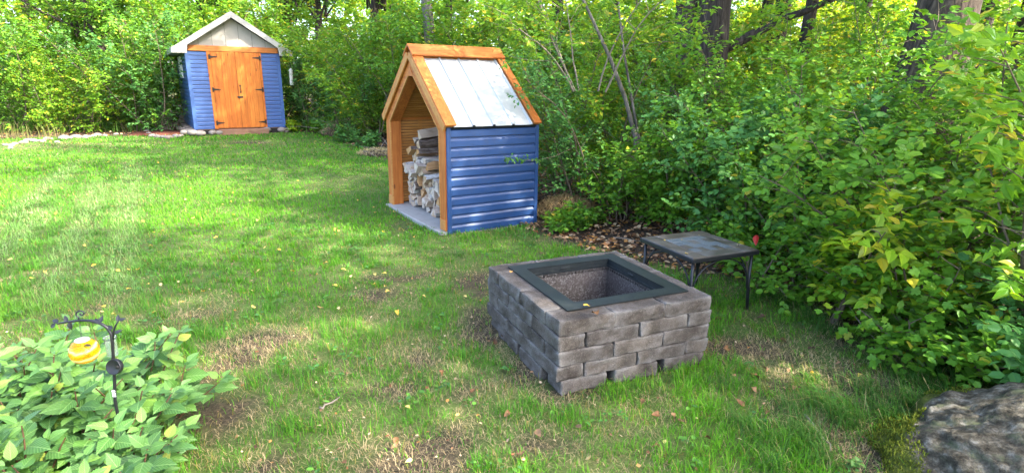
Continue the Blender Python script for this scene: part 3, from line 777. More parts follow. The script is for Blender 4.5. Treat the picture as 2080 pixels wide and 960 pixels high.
for k in range(4):
    a, b = q[k], q[(k+1) % 4]; c_, d_ = qi[(k+1) % 4], qi[k]
    m1 = MB(); V = [(*p, ZT) for p in (a, b, c_, d_)]+[(*p, ZT+.006) for p in (a, b, c_, d_)]
    m1.add(V, [(0, 3, 2, 1), (4, 5, 6, 7), (0, 1, 5, 4), (1, 2, 6, 5), (2, 3, 7, 6), (3, 0, 4, 7)])
    f_ = m1.build('rim_plate', MT['dark_steel'], ins)
    # inner lip with a small step
    m2 = MB(); e = .004; s1 = .012
    p, r = np.array(qi[k]), np.array(qi[(k+1) % 4]); cen = np.array([.504, .504]); dir_ = nrm(r-p); inn = np.array([-dir_[1], dir_[0]])
    V = []
    for (off, z) in ((0, ZT+.004), (0, ZT-.032), (s1, ZT-.032), (s1, ZT-.046), (s1-.003, ZT-.046), (s1-.003, ZT-.035), (-.003, ZT-.035), (-.003, ZT+.004)):
        for e0 in (p+dir_*(off), r-dir_*(off)): V.append((*(e0+inn*off), z))
    F = [(2*i, 2*i+1, (2*i+3) % 16, (2*i+2) % 16) for i in range(8)]
    m2.add(V, F); m2.build('inner_lip', MT['dark_steel'], ins)
    # liner wall with a row of real punched holes
    m3 = MB(); ln = .004; p3 = p+(dir_+inn)*(s1-.003-.004); r3 = r+(-dir_+inn)*(s1-.003-.004)
    Lw = np.linalg.norm(r3-p3); nh = 23; cw = Lw/nh; zt = ZT-.050; zh = .026
    T3 = lambda s, z: (*(p3+dir_*s), z)
    for h in range(nh):
        s0 = h*cw; out = [(s0, zt), (s0+cw/2, zt), (s0+cw, zt), (s0+cw, zt-zh/2), (s0+cw, zt-zh), (s0+cw/2, zt-zh), (s0, zt-zh), (s0, zt-zh/2)]
        cx_, cz_ = s0+cw/2, zt-zh*(.5); rr = .0092
        hole = [(cx_+rr*math.cos(a_), cz_+rr*math.sin(a_)) for a_ in np.radians([135, 90, 45, 0, -45, -90, -135, 180])]
        V = [T3(*t_) for t_ in out]+[T3(*t_) for t_ in hole]
        m3.add(V, [(j, (j+1) % 8, 8+(j+1) % 8, 8+j) for j in range(8)])
    m3.add([T3(0, zt-zh), T3(Lw, zt-zh), T3(Lw, .0), T3(0, .0)], [(0, 1, 2, 3)])
    lw = m3.build('liner_wall', MT['liner'], ins)
    # weld tabs and rivets
    for sfr in (.55,):
        m4 = MB(); c0 = p+dir_*(np.linalg.norm(r-p)*sfr)+inn*.006
        m4.box(-.03, .03, -.004, .004, -.006, .006, .002, Matrix.Translation((c0[0], c0[1], ZT-.02)) @ Matrix.Rotation(math.atan2(dir_[1], dir_[0]), 4, 'Z'))
        m4.build('weld_tab', MT['dark_steel'], ins)
MB().box(.17, .83, .17, .83, .01, .03).build('ash_floor', MT['soil'], pit)

# ================================================================== SIDE TABLE
TB = empty('side_table', (1.2206, 3.6779, 0), .4148, 'low square slate topped table with black metal legs', 'table')
TW = .600; TZ = .4632
fr = MB()
for (x0, x1, y0, y1) in ((0, TW, 0, .022), (0, TW, TW-.022, TW), (0, .022, .022, TW-.022), (TW-.022, TW, .022, TW-.022)): fr.box(x0, x1, y0, y1, TZ-.034, TZ-.004, .003)
fr.build('apron', MT['black_metal'], TB)
cuts = [.008, .13, .47, .592]
MT['pale_slate'] = m_plain('pale_mosaic', (.115, .13, .145), .32, 0, .5, 30, .6, .3, 60, (.05, .05, .05))
for i in range(5):
    for j in range(4):
        e = .0012; a0_, b0_, a1_, b1_ = .13+.068*i, .13+.085*j, .13+.068*(i+1), .13+.085*(j+1)
        MB().box(a0_+e, a1_-e, b0_+e, b1_-e, TZ-.012, TZ+_rb.uniform(-.0012, .0012), .0015).build('mosaic_tile', MT['pale_slate'] if _rb.random() < .7 else MT['slate'], TB)
for i in range(3):
    for j in range(3):
        if i == 1 and j == 1: continue
        e = .0015
        MB().box(cuts[i]+e, cuts[i+1]-e, cuts[j]+e, cuts[j+1]-e, TZ-.012, TZ+_rb.uniform(-.001, .001), .002).build('tile', MT['slate'], TB)
for sx in (0, 1):
    for sy in (0, 1):
        x = .035 if sx == 0 else TW-.035; y = .035 if sy == 0 else TW-.035
        ox = -.012 if sx == 0 else .012; oy = -.012 if sy == 0 else .012
        MB().tube([(x, y, TZ-.034), (x, y, .2), (x+ox, y+oy, -.03)], [.0115, .0115, .011], 8).build('leg', MT['black_metal'], TB)
def arch(p0, p1, z0, z1):
    P = []
    for t in np.linspace(0, 1, 17):
        a = math.pi*t; m = (1-math.cos(a))/2
        P.append((p0[0]+(p1[0]-p0[0])*m, p0[1]+(p1[1]-p0[1])*m, z0+(z1-z0)*math.sin(a)**.8))
    MB().tube(P, .0062, 6).build('arch_brace', MT['black_metal'], TB)
A_, B_ = .048, TW-.048
for p0, p1 in (((A_, .035), (B_, .035)), ((A_, TW-.035), (B_, TW-.035)), ((.035, A_), (.035, B_)), ((TW-.035, A_), (TW-.035, B_))): arch(p0, p1, .17, TZ-.045)

# ================================================================== SIDING
def lap_profile(h, d=.021):
    # dutch lap: sloped top, flat face, small drip at the foot; (out, z)
    return [(0, 0), (d, 0), (d, h*.60), (d*.22, h*.80), (d*.22, h*.93), (0, h*.93)]
def lap_wall(parent, p0, p1, out, z0, z1, n, mat, name='siding_board'):
    h = (z1-z0)/n; mb = MB(); p0 = np.array(p0, float); p1 = np.array(p1, float)
    mb.prism(lap_profile(h), (0, 0, 0), (*(p1-p0), 0), (*out, 0), (0, 0, 1)); me = mb.mesh(name, mat)
    for k in range(n): link(name, me, parent, None, (p0[0], p0[1], z0+k*h))

# ================================================================== FIREWOOD SHELTER
WD, WW, WH, WR = 1.1766, 1.7761, 1.205, 1.950
ws = empty('firewood_shelter', tuple(WS_O), WS_YAW, 'open fronted blue sided firewood shelter with steep pale metal roof', 'wood shelter')
slab = MB().box(-.088, WD+.02, -.012, WW-.02, -.12, .045, .008).build('slab', MT['concrete'], ws)
th = math.atan2(WR-WH, WW/2); ct, stn = math.cos(th), math.sin(th); FD = .13
outer = [(0, .045), (0, WH), (WW/2, WR), (WW, WH), (WW, .045)]
ir = WR-FD/ct; ie = ir-(WW/2-FD)*math.tan(th)
inner = [(FD, .045), (FD, ie), (WW/2, ir), (WW-FD, ie), (WW-FD, .045)]
for i, nm in enumerate(('post', 'rafter', 'rafter', 'post')):
    a, b, c_, d_ = outer[i], outer[i+1], inner[i+1], inner[i]
    V = [(-.018, y, z) for y, z in (a, b, c_, d_)]+[(.13, y, z) for y, z in (a, b, c_, d_)]
    g = .0012
    MB().add(V, [(0, 1, 2, 3), (7, 6, 5, 4), (0, 4, 5, 1), (1, 5, 6, 2), (2, 6, 7, 3), (3, 7, 4, 0)]).build(nm, MT['cedar_v'] if nm == 'post' else MT['cedar_y'], ws)
    # back frame, same section
    V = [(x+WD-.10, y, z) for x, y, z in V[:4]]+[(WD-.03, y, z) for x, y, z in V[:4]]
    MB().add(V, [(0, 1, 2, 3), (7, 6, 5, 4), (0, 4, 5, 1), (1, 5, 6, 2), (2, 6, 7, 3), (3, 7, 4, 0)]).build('rear_'+nm, MT['cedar_v'], ws)
# pale edge strip round the inside of the front opening, and post feet
mbx = MB()
for i in range(4):
    a, b = inner[i], inner[i+1]; dv = nrm(np.array(b)-np.array(a)); nn_ = np.array([dv[1], -dv[0]])*(1 if True else 1)
    mid = np.array([WW/2, .9]); nn_ = nn_ if (mid-np.array(a))@nn_ > 0 else -nn_
    t_ = .012
    V = [(x, *(np.array(p)+nn_*o)) for x in (-.024, -.004) for p, o in ((a, -.004), (b, -.004), (b, t_), (a, t_))]
    MB().add(V, [(0, 1, 2, 3), (7, 6, 5, 4), (0, 4, 5, 1), (1, 5, 6, 2), (2, 6, 7, 3), (3, 7, 4, 0)]).build('edge_strip', MT['pine_x'], ws)
for y in (.004, WW-.004-FD+.008):
    MB().box(-.03, -.018, y, y+FD-.008, .05, .17, .003).build('post_foot', MT['pine_x'], ws)
MB().add([(x, y, z) for x in (-.026, -.018) for y, z in ((WW/2-.16, ir-.105), (WW/2+.16, ir-.105), (WW/2+.09, ir-.03), (WW/2-.09, ir-.03))][:0] or
         [(x, y, z) for x in (-.026, -.016) for y, z in ((WW/2-.085, ir-.075), (WW/2+.085, ir-.075), (WW/2+.005, ir+.02), (WW/2-.005, ir+.02))],
         [(0, 1, 2, 3), (7, 6, 5, 4), (0, 4, 5, 1), (1, 5, 6, 2), (2, 6, 7, 3), (3, 7, 4, 0)]).build('apex_gusset', MT['cedar_y'], ws)
# outside walls
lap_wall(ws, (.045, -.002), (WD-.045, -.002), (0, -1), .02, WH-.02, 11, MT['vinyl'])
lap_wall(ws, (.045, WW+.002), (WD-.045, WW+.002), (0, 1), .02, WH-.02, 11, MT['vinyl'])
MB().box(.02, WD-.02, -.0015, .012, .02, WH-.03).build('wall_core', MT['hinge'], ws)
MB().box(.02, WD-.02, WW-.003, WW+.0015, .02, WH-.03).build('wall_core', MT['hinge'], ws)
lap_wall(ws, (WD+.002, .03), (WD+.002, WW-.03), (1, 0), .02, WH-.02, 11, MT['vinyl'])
for x0, x1 in ((-.004, .045), (WD-.045, WD+.004)):
    MB().box(x0, x1, -.026, -.001, .015, WH-.005, .004).build('corner_trim', MT['vinyl'], ws)
    MB().box(x0, x1, WW+.001, WW+.026, .015, WH-.005, .004).build('corner_trim', MT['vinyl'], ws)
# slatted lining of the far wall and of the roof slope above it
sl = MB().box(0, WD-.23, -.009, .009, 0, .030, .002).mesh('slat', MT['pine_x'])
for k in range(30): link('slat', sl, ws, None, (.131, WW-.045, .06+.0372*k), (0, 0, _rb.normal(0, .001)))
MB().box(.131, WD-.1, WW-.058, WW-.030, WH-.05, WH+.03, .003).build('tie_board', MT['cedar_x'], ws)
for xx in (.42, .78): MB().box(xx, xx+.05, WW-.034, WW-.012, .05, WH-.06).build('batten', MT['pine_x'], ws)
MB().box(.1, WD-.1, WW-.011, WW-.004, .05, WH-.02).build('lining_board', MT['step'], ws)
# roof slopes
for sgn, y_r in ((-1, 1), (1, 1)):
    ey = np.array([0, sgn*ct, -stn]); en = np.array([0, sgn*stn, ct])
    MX = Matrix([[1, 0*sgn, 0, 0], [0, ey[1], en[1], WW/2], [0, ey[2], en[2], WR], [0, 0, 0, 1]])
    LS = (WW/2)/ct+.045
    def rb(nm, x0, x1, s0, s1, n0, n1, mat, c=.003):
        m = MB().box(x0, x1, s0, s1, n0, n1, c)
        m.v = [tuple(MX @ Vector(p)) for p in m.v]
        if sgn < 0: m.f = [f[::-1] for f in m.f]
        return m.build(nm, mat, ws)
    rb('roof_deck', -.03, WD-.01, .02, LS-.005, .002, .022, MT['pine_x'])
    pw = (WD-.18)/4
    for k in range(4):
        x0 = .07+k*pw
        m = MB(); prof = [(0, .024), (pw-.03, .024), (pw-.022, .042), (pw-.006, .042), (pw+.002, .026), (pw+.002, .0235), (0, .0225)]
        m.prism([(a, b) for a, b in prof], (x0, .1, 0), (x0, LS+.012, 0), (1, 0, 0), (0, 0, 1))
        m.v = [tuple(MX @ Vector(p)) for p in m.v]
        if sgn > 0: m.f = [f[::-1] for f in m.f]
        rp = m.build('roof_panel', MT['roof_metal'], ws)
        if k < 3: rb('clip', x0+pw-.03, x0+pw, LS+.006, LS+.022, .026, .044, MT['black_metal'])
    rb('barge_board', -.045, .085, .055, LS+.022, .046, .068, MT['cedar_y'])
    rb('barge_board', WD-.105, WD-.005, .055, LS+.022, .046, .068, MT['cedar_y'])
    rb('ridge_board', -.05, WD-.002, -.07, .125, .069, .090, MT['cedar_x'])
    rb('drip_edge', .05, WD-.06, LS+.002, LS+.010, -.018, .020, MT['black_metal'])
    rb('fascia_strip', -.050, -.028, .02, LS+.015, -.035, .044, MT['pine_x'])
    if sgn > 0:
        s2 = MB().box(.131, WD-.1, 0, .034, -.018, 0, .002)
        for k in range(24):
            s_ = .16+k*.0425
            m = MB().box(.131, WD-.1, s_, s_+.034, -.06, -.042, .002); m.v = [tuple(MX @ Vector(p)) for p in m.v]; m.build('slat', MT['pine_x'], ws)
MB().box(.05, .075, FD+.001, FD+.03, .95, 1.02, .004).build('hook', MT['dark_steel'], ws)

# firewood: each split log is its own thing
def log_mesh(rng, L, r, bark, wood, kind):
    n = 6; a0 = rng.uniform(.9, 1.5) if kind else 2*math.pi
    if kind == 1:   # wedge
        ang = np.linspace(-a0/2, a0/2, n); prof = [(-.25*r, 0)]+[(r*math.cos(t)*rng.uniform(.92, 1.05), r*math.sin(t)*rng.uniform(.92, 1.05)) for t in ang]
        bidx = set(range(1, n))
    elif kind == 2:  # half round
        ang = np.linspace(-1.5, 1.5, n+2); prof = [(r*.8*math.cos(t)*rng.uniform(.92, 1.05), r*.8*math.sin(t)) for t in ang]
        bidx = set(range(0, n+1))
    else:
        ang = np.linspace(0, 2*math.pi, 10)[:-1]; prof = [(r*.62*math.cos(t)*rng.uniform(.92, 1.05), r*.62*math.sin(t)*rng.uniform(.9, 1.05)) for t in ang]
        bidx = set(range(9))
    prof = np.array(prof); prof[:, 0] -= prof[:, 0].mean(); m = len(prof)
    rings = 5; V = []
    for k in range(rings):
        t = k/(rings-1); c_ = rng.normal(0, .006, 2); s = rng.uniform(.93, 1.05)
        for p in prof: V.append((L*(t-.5)+(rng.normal(0, .008) if k in (0, rings-1) else 0), p[0]*s+c_[0]+rng.normal(0, .002), p[1]*s+c_[1]+rng.normal(0, .002)))
    F = []; mi = []
    for k in range(rings-1):
        for i in range(m):
            F.append((k*m+i, k*m+(i+1) % m, (k+1)*m+(i+1) % m, (k+1)*m+i)); mi.append(0 if i in bidx else 1)
    F += [tuple(range(m))[::-1], tuple(range((rings-1)*m, rings*m))]; mi += [1, 1]
    me = bpy.data.meshes.new('firewood_log'); me.from_pydata(V, [], F); me.materials.append(bark); me.materials.append(wood)
    me.polygons.foreach_set('material_index', mi); me.update(); return me
_rl = np.random.default_rng(21)
LOGS = {k: [log_mesh(_rl, .40, _rl.uniform(.075, .105), MT[b], MT[w_], _rl.choice([1, 1, 2])) for _ in range(7)] for k, b, w_ in (('birch', 'bark_birch', 'split'), ('brown', 'bark_log', 'split_brown'), ('grey', 'bark_log', 'split'))}
LOGS['round'] = [log_mesh(_rl, .42, .085, MT['bark_log'], MT['split'], 0) for _ in range(3)]
def put_log(kind, X, Y, Z, roll, yaw, tilt, label, group, s=1.0):
    me = LOGS[kind][_rl.integers(len(LOGS[kind]))]
    o = link('firewood_log', me)
    p = WS_O[:2]+X*WA+Y*WB
    o.matrix_world = Matrix.Translation((p[0], p[1], WS_O[2]+Z)) @ Matrix.Rotation(WS_YAW+yaw, 4, 'Z') @ Matrix.Rotation(tilt, 4, 'Y') @ Matrix.Rotation(roll, 4, 'X') @ Matrix.Scale(s, 4)
    tag(o, label, 'firewood', group)
for layer in range(9):
    zc = .045+.052+layer*.083
    for k in range(10):
        Y = .50+k*.118+(.055 if layer % 2 else 0)+_rl.normal(0, .012)
        if Y > 1.58: continue
        top = .50+.26*float(sstep(.75, 1.15, Y))
        if zc > top: continue
        kd = _rl.choice(['birch', 'birch', 'birch', 'grey', 'brown'])
        if layer < 2: kd = _rl.choice(['birch', 'grey'])
        lab = {'birch': 'white barked split log in the firewood stack', 'grey': 'grey split log with dark bark in the firewood stack', 'brown': 'freshly split brown log in the firewood stack'}[kd]
        put_log(kd, .37+_rl.normal(0, .035), Y, zc, _rl.uniform(0, 6.28), _rl.normal(0, .07), _rl.normal(0, .05), lab, kd+' logs of the firewood stack', _rl.uniform(.88, 1.1))
for kd, X, Y, Z, ro, ya, ti, lab in [('brown', .36, 1.16, .80, 2.4, .05, -.02, 'wide brown split log with pale end, high in the firewood stack'), ('brown', .34, 1.40, .80, 1.0, .0, .02, 'squarish brown split log near the slatted lining, high in the firewood stack'),
        ('round', .40, 1.22, .895, .5, .1, -.10, 'long grey round log lying near the top of the firewood stack'), ('grey', .42, 1.36, .90, 3.6, -.08, .0, 'grey split log leaning against the slatted lining on the stack'),
        ('grey', .43, 1.27, .975, 4.4, .12, -.12, 'dark rough barked piece crowning the firewood stack')]:
    put_log(kd, X, Y, Z, ro, ya, ti, lab, None, 1.05)

# ================================================================== GARDEN SHED
SW, SD, SHH = 2.2935, 3.6, 2.05
sh = empty('garden_shed', tuple(SH_O), SH_YAW, 'blue sided garden shed with orange double doors and white gable roof', 'shed')
DX0, DX1 = .48, 1.82
lap_wall(sh, (.07, -.002), (DX0, -.002), (0, -1), .03, SHH, 19, MT['vinyl_shed'])
lap_wall(sh, (DX1, -.002), (SW-.07, -.002), (0, -1), .03, SHH, 19, MT['vinyl_shed'])
lap_wall(sh, (-.002, .07), (-.002, SD-.07), (-1, 0), .03, SHH, 19, MT['vinyl_shed'])
lap_wall(sh, (SW+.002, .07), (SW+.002, SD-.07), (1, 0), .03, SHH, 19, MT['vinyl_shed'])
for x, y in ((0, 0), (SW, 0), (0, SD), (SW, SD)):
    sx = 1 if x == 0 else -1; sy = 1 if y == 0 else -1
    m = MB(); m.box(min(x-sx*.022, x+sx*.072), max(x-sx*.022, x+sx*.072), min(y-sy*.022, y), max(y-sy*.022, y), .02, SHH-.004, .004)
    m.box(min(x-sx*.022, x), max(x-sx*.022, x), min(y+.001*sy, y+sy*.072), max(y+.001*sy, y+sy*.072), .02, SHH-.004, .004)
    m.build('corner_trim', MT['vinyl_shed'], sh)
for (x0, x1, y0, y1) in ((.01, SW-.01, .003, .04), (.01, .04, .05, SD-.05), (SW-.04, SW-.01, .05, SD-.05), (.01, SW-.01, SD-.04, SD-.005)):
    MB().box(x0, x1, y0, y1, .0, SHH).build('wall_core', MT['step'], sh)
MB().box(.04, SW-.04, .03, SD-.04, -.25, .02).build('skid', MT['hinge'], sh)
MB().box(.02, SW-.02, -.052, .0, SHH+.001, SHH+.14, .004).build('header_beam', MT['cedar_x'], sh)
MB().box(DX0, DX0+.085, -.04, -.001, .03, SHH-.001, .004).build('door_casing', MT['door_wood'], sh)
MB().box(DX1-.06, DX1, -.04, -.001, .03, SHH-.001, .004).build('door_casing', MT['door_wood'], sh)
dl, dr = DX0+.09, DX1-.065; dm = (dl+dr)/2
for side, (x0, x1) in enumerate(((dl, dm-.003), (dm+.003, dr))):
    dr_ = empty('door', (x0, -.03, .05)); dr_.parent = sh
    nb = 5; bw = (x1-x0)/nb
    for k in range(nb): MB().box(k*bw+.0008, (k+1)*bw-.0008, -.016, .016, 0, SHH-.06, .0022).build('board', MT['door_wood'], dr_)
    xa = 0 if side == 0 else x1-x0; s = 1 if side == 0 else -1
    for z in (.14, 1.02, 1.86):
        m = MB(); m.box(min(xa-.05*s, xa-.012*s), max(xa-.05*s, xa-.012*s), -.028, -.017, z-.06, z+.06, .002)
        m.add([(xa-.012*s, y, z+dz*.028) for y in (-.027, -.018) for dz in (-1, 1)]+[(xa+.16*s, y, z+dz*.008) for y in (-.027, -.018) for dz in (-1, 1)],
              [(0, 1, 5, 4), (2, 6, 7, 3), (0, 4, 6, 2), (1, 3, 7, 5), (4, 5, 7, 6)])
        m.build('hinge', MT['hinge'], dr_)
    if side == 1:
        m = MB(); m.tube([(.05, -.018, 1.12), (.05, -.055, 1.10), (.05, -.055, .98), (.05, -.018, .96)], .009, 6); m.box(.03, .07, -.022, -.016, .93, .97, .002); m.box(.03, .07, -.022, -.016, 1.1, 1.15, .002)
        m.build('handle', MT['hinge'], dr_)
        m = MB(); m.box(-.05, .10, -.026, -.017, .80, .845, .003); m.box(-.02, .03, -.045, -.026, .79, .83, .004); m.build('latch', MT['hinge'], dr_)
MB().box(DX0+.08, DX1-.02, -.30, -.01, -.14, .015, .006).build('step', MT['step'], sh)
MB().box(DX0+.18, DX1-.12, -.52, -.42, -.24, -.13, .006).build('step_edge', MT['step'], sh)
# gable boards
RZ, RX = 3.05, SW/2; EZ, EXo = 2.10, -.30
sl_ = (RZ-EZ)/(RX-EXo)
def roof_z(x): return RZ-abs(x-RX)*sl_
gw = SW/7
for k in range(7):
    x0, x1 = k*gw+.004, (k+1)*gw-.004; z0 = SHH+.142
    pts = [(x0, z0), (x1, z0), (x1, max(z0+.004, roof_z(x1)-.14))]
    if x0 < RX < x1: pts.append((RX, roof_z(RX)-.14))
    pts.append((x0, max(z0+.004, roof_z(x0)-.14)))
    m = MB(); n = len(pts); V = [(x, y, z) for y in (-.01, .01) for x, z in pts]
    m.add(V, [tuple(range(n)), tuple(range(n, 2*n))[::-1]]+[(i, n+i, n+(i+1) % n, (i+1) % n) for i in range(n)]); m.build('gable_board', MT['gable'], sh)
MB().add([(.02, .012, SHH+.14), (SW-.02, .012, SHH+.14), (RX, .012, roof_z(RX)-.16)], [(0, 1, 2)]).build('gable_backing', MT['hinge'], sh)
# roof: two slopes, rake boards with boxed ends, eave boards and soffits
YF, YB = -.22, SD+.2
for s in (-1, 1):
    fx = lambda x: RX+s*(x-RX)*-1 if s > 0 else x
    X_ = lambda x: x if s < 0 else 2*RX-x
    m = MB(); V = [(X_(x), y, z) for y in (YF+.01, YB) for x, z in ((EXo, EZ), (RX, RZ), (RX, RZ-.05), (EXo, EZ-.05))]
    m.add(V, [(0, 1, 2, 3), (7, 6, 5, 4), (0, 4, 5, 1), (1, 5, 6, 2), (2, 6, 7, 3), (3, 7, 4, 0)]); m.build('roof', MT['roofing'], sh)
    pts = [(EXo, EZ+.012), (RX, RZ+.015), (RX, RZ-.145), (.05, roof_z(.05)-.145), (.02, EZ-.12), (EXo, EZ-.12)]
    n = len(pts); V = [(X_(x), y, z) for y in (YF-.03, YF) for x, z in pts]
    m = MB(); m.add(V, [tuple(range(n)), tuple(range(n, 2*n))[::-1]]+[(i, n+i, n+(i+1) % n, (i+1) % n) for i in range(n)]); m.build('rake_board', MT['white_trim'], sh)
    m = MB(); m.box(min(X_(EXo-.02), X_(EXo)), max(X_(EXo-.02), X_(EXo)), YF-.03, YB, EZ-.122, EZ+.012, .003); m.build('eave_board', MT['white_trim'], sh)
    m = MB(); m.box(min(X_(EXo+.002), X_(-.004)), max(X_(EXo+.002), X_(-.004)), YF+.002, YB, EZ-.11, EZ-.095, 0); m.build('soffit', MT['white_trim'], sh)
# window in the side wall
wn = empty('window', (-.02, 1.3, 1.36)); wn.parent = sh
m = MB()
for (a, b, c_, d_) in ((0, 1.05, 0, .07), (0, 1.05, .51, .58), (0, .07, .07, .51), (.98, 1.05, .07, .51), (.5, .55, .07, .51)): m.box(-.03, .0, a, b, c_, d_, .004)
m.build('frame', MT['shed_window_frame'], wn)
MB().box(-.012, -.004, .07, .98, .07, .51).build('pane', MT['glass_pane'], wn)
# hanging feeder under the eave corner
fp = SH_O[:2]+(SW+.27)*SA+(-.12)*SB
fd = empty('bird_feeder', (fp[0], fp[1], SH_O[2]+1.20), 0, 'slim pale tube bird feeder hanging from the shed eave', 'bird feeder')
MB().lathe([(.055, 0), (.06, .01), (.052, .03), (.05, .38), (.062, .40), (.03, .44), (.008, .46)], 12).build('tube', MT['feeder'], fd)
MB().tube([(0, 0, .45), (.005, 0, .62), (0, 0, .80)], .005, 5).build('hanger', MT['black_metal'], fd)
MB().tube([(-.1, 0, .06), (.1, 0, .06)], .006, 5).build('perch', MT['twig'], fd)

# ================================================================== STONES
def stone_mesh(rng):
    me = bpy.data.meshes.new('stone'); import bmesh
    bm = bmesh.new(); bmesh.ops.create_icosphere(bm, subdivisions=2, radius=1)
    s = rng.uniform(0, 50, 3); sc3 = np.array([rng.uniform(.85, 1.25), rng.uniform(.75, 1.0), rng.uniform(.55, .8)])
    for v in bm.verts:
        p = np.array(v.co); k = 1+.35*(fbm(p[0]*1.1+s[0], p[1]*1.1+p[2]*.9+s[1], 2)-.5)
        v.co = Vector(p*k*sc3)
    for f in bm.faces: f.smooth = True
    bm.to_mesh(me); bm.free(); me.materials.append(MT['stone']); return me
_rs = np.random.default_rng(5); ST = [stone_mesh(_rs) for _ in range(8)]
def put_stone(u, v, px, label, group, lift=.22):
    p = gp(u, v); d = math.hypot(p[0], p[1]); r = px/FPX*d/2
    o = link('border_stone', ST[_rs.integers(8)], None, None, (p[0], p[1], p[2]+r*lift), (_rs.normal(0, .15), _rs.normal(0, .15), _rs.uniform(0, 6.28))); o.scale = (r, r, r*.9)
    tag(o, label, 'stone', group)
Z1 = lambda x, y: (280+x/5.778, 180+y/5.778)
for x, y, s in [(80, 480, 9), (130, 475, 9), (105, 512, 10), (130, 538, 9), (165, 560, 9), (205, 566, 10), (245, 575, 10), (310, 578, 10), (370, 588, 13), (440, 567, 10), (495, 567, 10), (190, 487, 8), (240, 487, 8), (285, 492, 7)]:
    put_stone(*Z1(x, y), s*1.25, 'small pale stone in the ring round the mulch bed', 'stones ringing the mulch bed')
for x, y, s in [(545, 548, 11), (620, 535, 13), (600, 500, 12), (540, 505, 9), (495, 492, 9), (510, 410, 14), (540, 440, 13), (560, 465, 11), (610, 480, 11)]:
    put_stone(*Z1(x, y), s*1.45, 'grey stone heaped at the shed corner beside the mulch bed', 'stones heaped at the shed corner', .6)
for x, y, s in [(690, 522, 14), (765, 522, 16), (650, 560, 15), (740, 560, 13), (832, 530, 12), (880, 552, 12), (900, 520, 12), (950, 548, 10)]:
    put_stone(*Z1(x, y), s*1.45, 'rounded stone under the blue siding, between mulch bed and door step', 'stones between mulch bed and step', .6)
for x, y, s, lab in [(1515, 520, 12, 'grey stone touching the brown door step, under the siding'), (1600, 508, 18, 'broad flat pale stone under the siding beside the door step'), (1690, 515, 12, 'round tan stone at the shed corner below the bird feeder'), (1755, 512, 10, 'egg shaped cream stone just past the shed corner')]:
    put_stone(*Z1(x, y), s*1.45, lab, None, .6)
for x, y, s in [(85, 795, 8), (155, 800, 8), (205, 780, 8), (330, 765, 10), (405, 740, 11), (475, 740, 11), (545, 735, 7), (600, 740, 8), (630, 715, 7), (680, 710, 10), (800, 752, 7), (890, 700, 13), (970, 698, 9), (1060, 688, 13), (1190, 690, 10), (1240, 680, 8), (1300, 672, 8), (1360, 655, 10), (1465, 662, 7), (1615, 640, 6), (150, 838, 8)]:
    put_stone(x/6.857, 180+y/6.857, s*1.2, 'low border stone in the loose row edging the wild bed', 'border stones along the wild bed')
# mulch inside the ring
mc = gp(*Z1(300, 525)); th_ = np.linspace(0, 2*math.pi, 25)[:-1]
m = MB(); V = [(mc[0], mc[1], mc[2]+.05)]+[(mc[0]+.75*math.cos(t), mc[1]+.75*math.sin(t), mc[2]+.035) for t in th_]+[(mc[0]+.82*math.cos(t), mc[1]+.82*math.sin(t), mc[2]-.05) for t in th_]
m.add(V, [(0, 1+i, 1+(i+1) % 24) for i in range(24)]+[(1+i, 25+i, 25+(i+1) % 24, 1+(i+1) % 24) for i in range(24)], True)
mu = m.build('mulch_bed', MT['mulch']); tag(mu, 'patch of dark red mulch inside the ring of pale stones', 'mulch bed')

# ================================================================== BOULDER
def boulder(name, loc, rad, seed, label, sub=5, amp=.28, mat='boulder'):
    import bmesh
    bm = bmesh.new(); bmesh.ops.create_icosphere(bm, subdivisions=sub, radius=1); rng = np.random.default_rng(seed); s = rng.uniform(0, 40, 4)
    co = np.array([v.co for v in bm.verts])
    k = 1+amp*(fbm(co[:, 0]*1.3+s[0]+co[:, 2], co[:, 1]*1.3+s[1], 3)-.5)*2*.6+.16*(fbm(co[:, 0]*5+s[2]+co[:, 2]*3, co[:, 1]*5+s[3], 4)-.5)+.07*(fbm(co[:, 0]*19+s[1]+co[:, 2]*9, co[:, 1]*19+s[0], 4)-.5)
    P = co*k[:, None]; P = np.sign(P)*np.abs(P)**.9*np.array(rad)
    for v, p in zip(bm.verts, P): v.co = Vector(p)
    for f in bm.faces: f.smooth = True
    me = bpy.data.meshes.new(name); bm.to_mesh(me); bm.free(); me.materials.append(MT[mat])
    side = co@nrm(np.array([-.62, .66, .30])); a = me.attributes.new('moss', 'FLOAT', 'POINT'); qd_ = np.hypot(P[:, 0]/rad[0], P[:, 1]/rad[1]); a.data.foreach_set('value', (.16+.75*sstep(.80, .98, qd_)).astype(np.float32))
    o = link(name, me, None, None, loc); tag(o, label, 'boulder'); return o, P, side
bo, BP_, bs = boulder('mossy_boulder', (2.42, 2.02, -.085), (.80, .62, .37), 8, 'large grey boulder with green moss and lichen at the lawn edge', 6)
_rm = np.random.default_rng(9)
sel = np.where((np.hypot(BP_[:, 0]/.8, BP_[:, 1]/.62) > .84) & (bs > -.3) & (BP_[:, 2] > .05) & (fbm(BP_[:, 0]*5, BP_[:, 1]*5+BP_[:, 2]*4, 3) > .5))[0]; idx = np.repeat(sel, 14)
Pm = BP_[idx]+_rm.normal(0, .008, (len(idx), 3)); f = _rm.random((len(idx), 1))
V, L, S, Cc = blades(_rm, Pm[:, 0], Pm[:, 1], np.full(len(idx), .014)*_rm.uniform(.5, 1.3, len(idx)), np.full(len(idx), .006), np.full(len(idx), .5), np.array([.045, .065, .008])*(1-f)+np.array([.15, .175, .018])*f, Pm[:, 2]-.003)
mo = link('moss', color_mesh('moss', V, L, S, Cc, MT['moss']), bo); mo['kind'] = 'stuff'
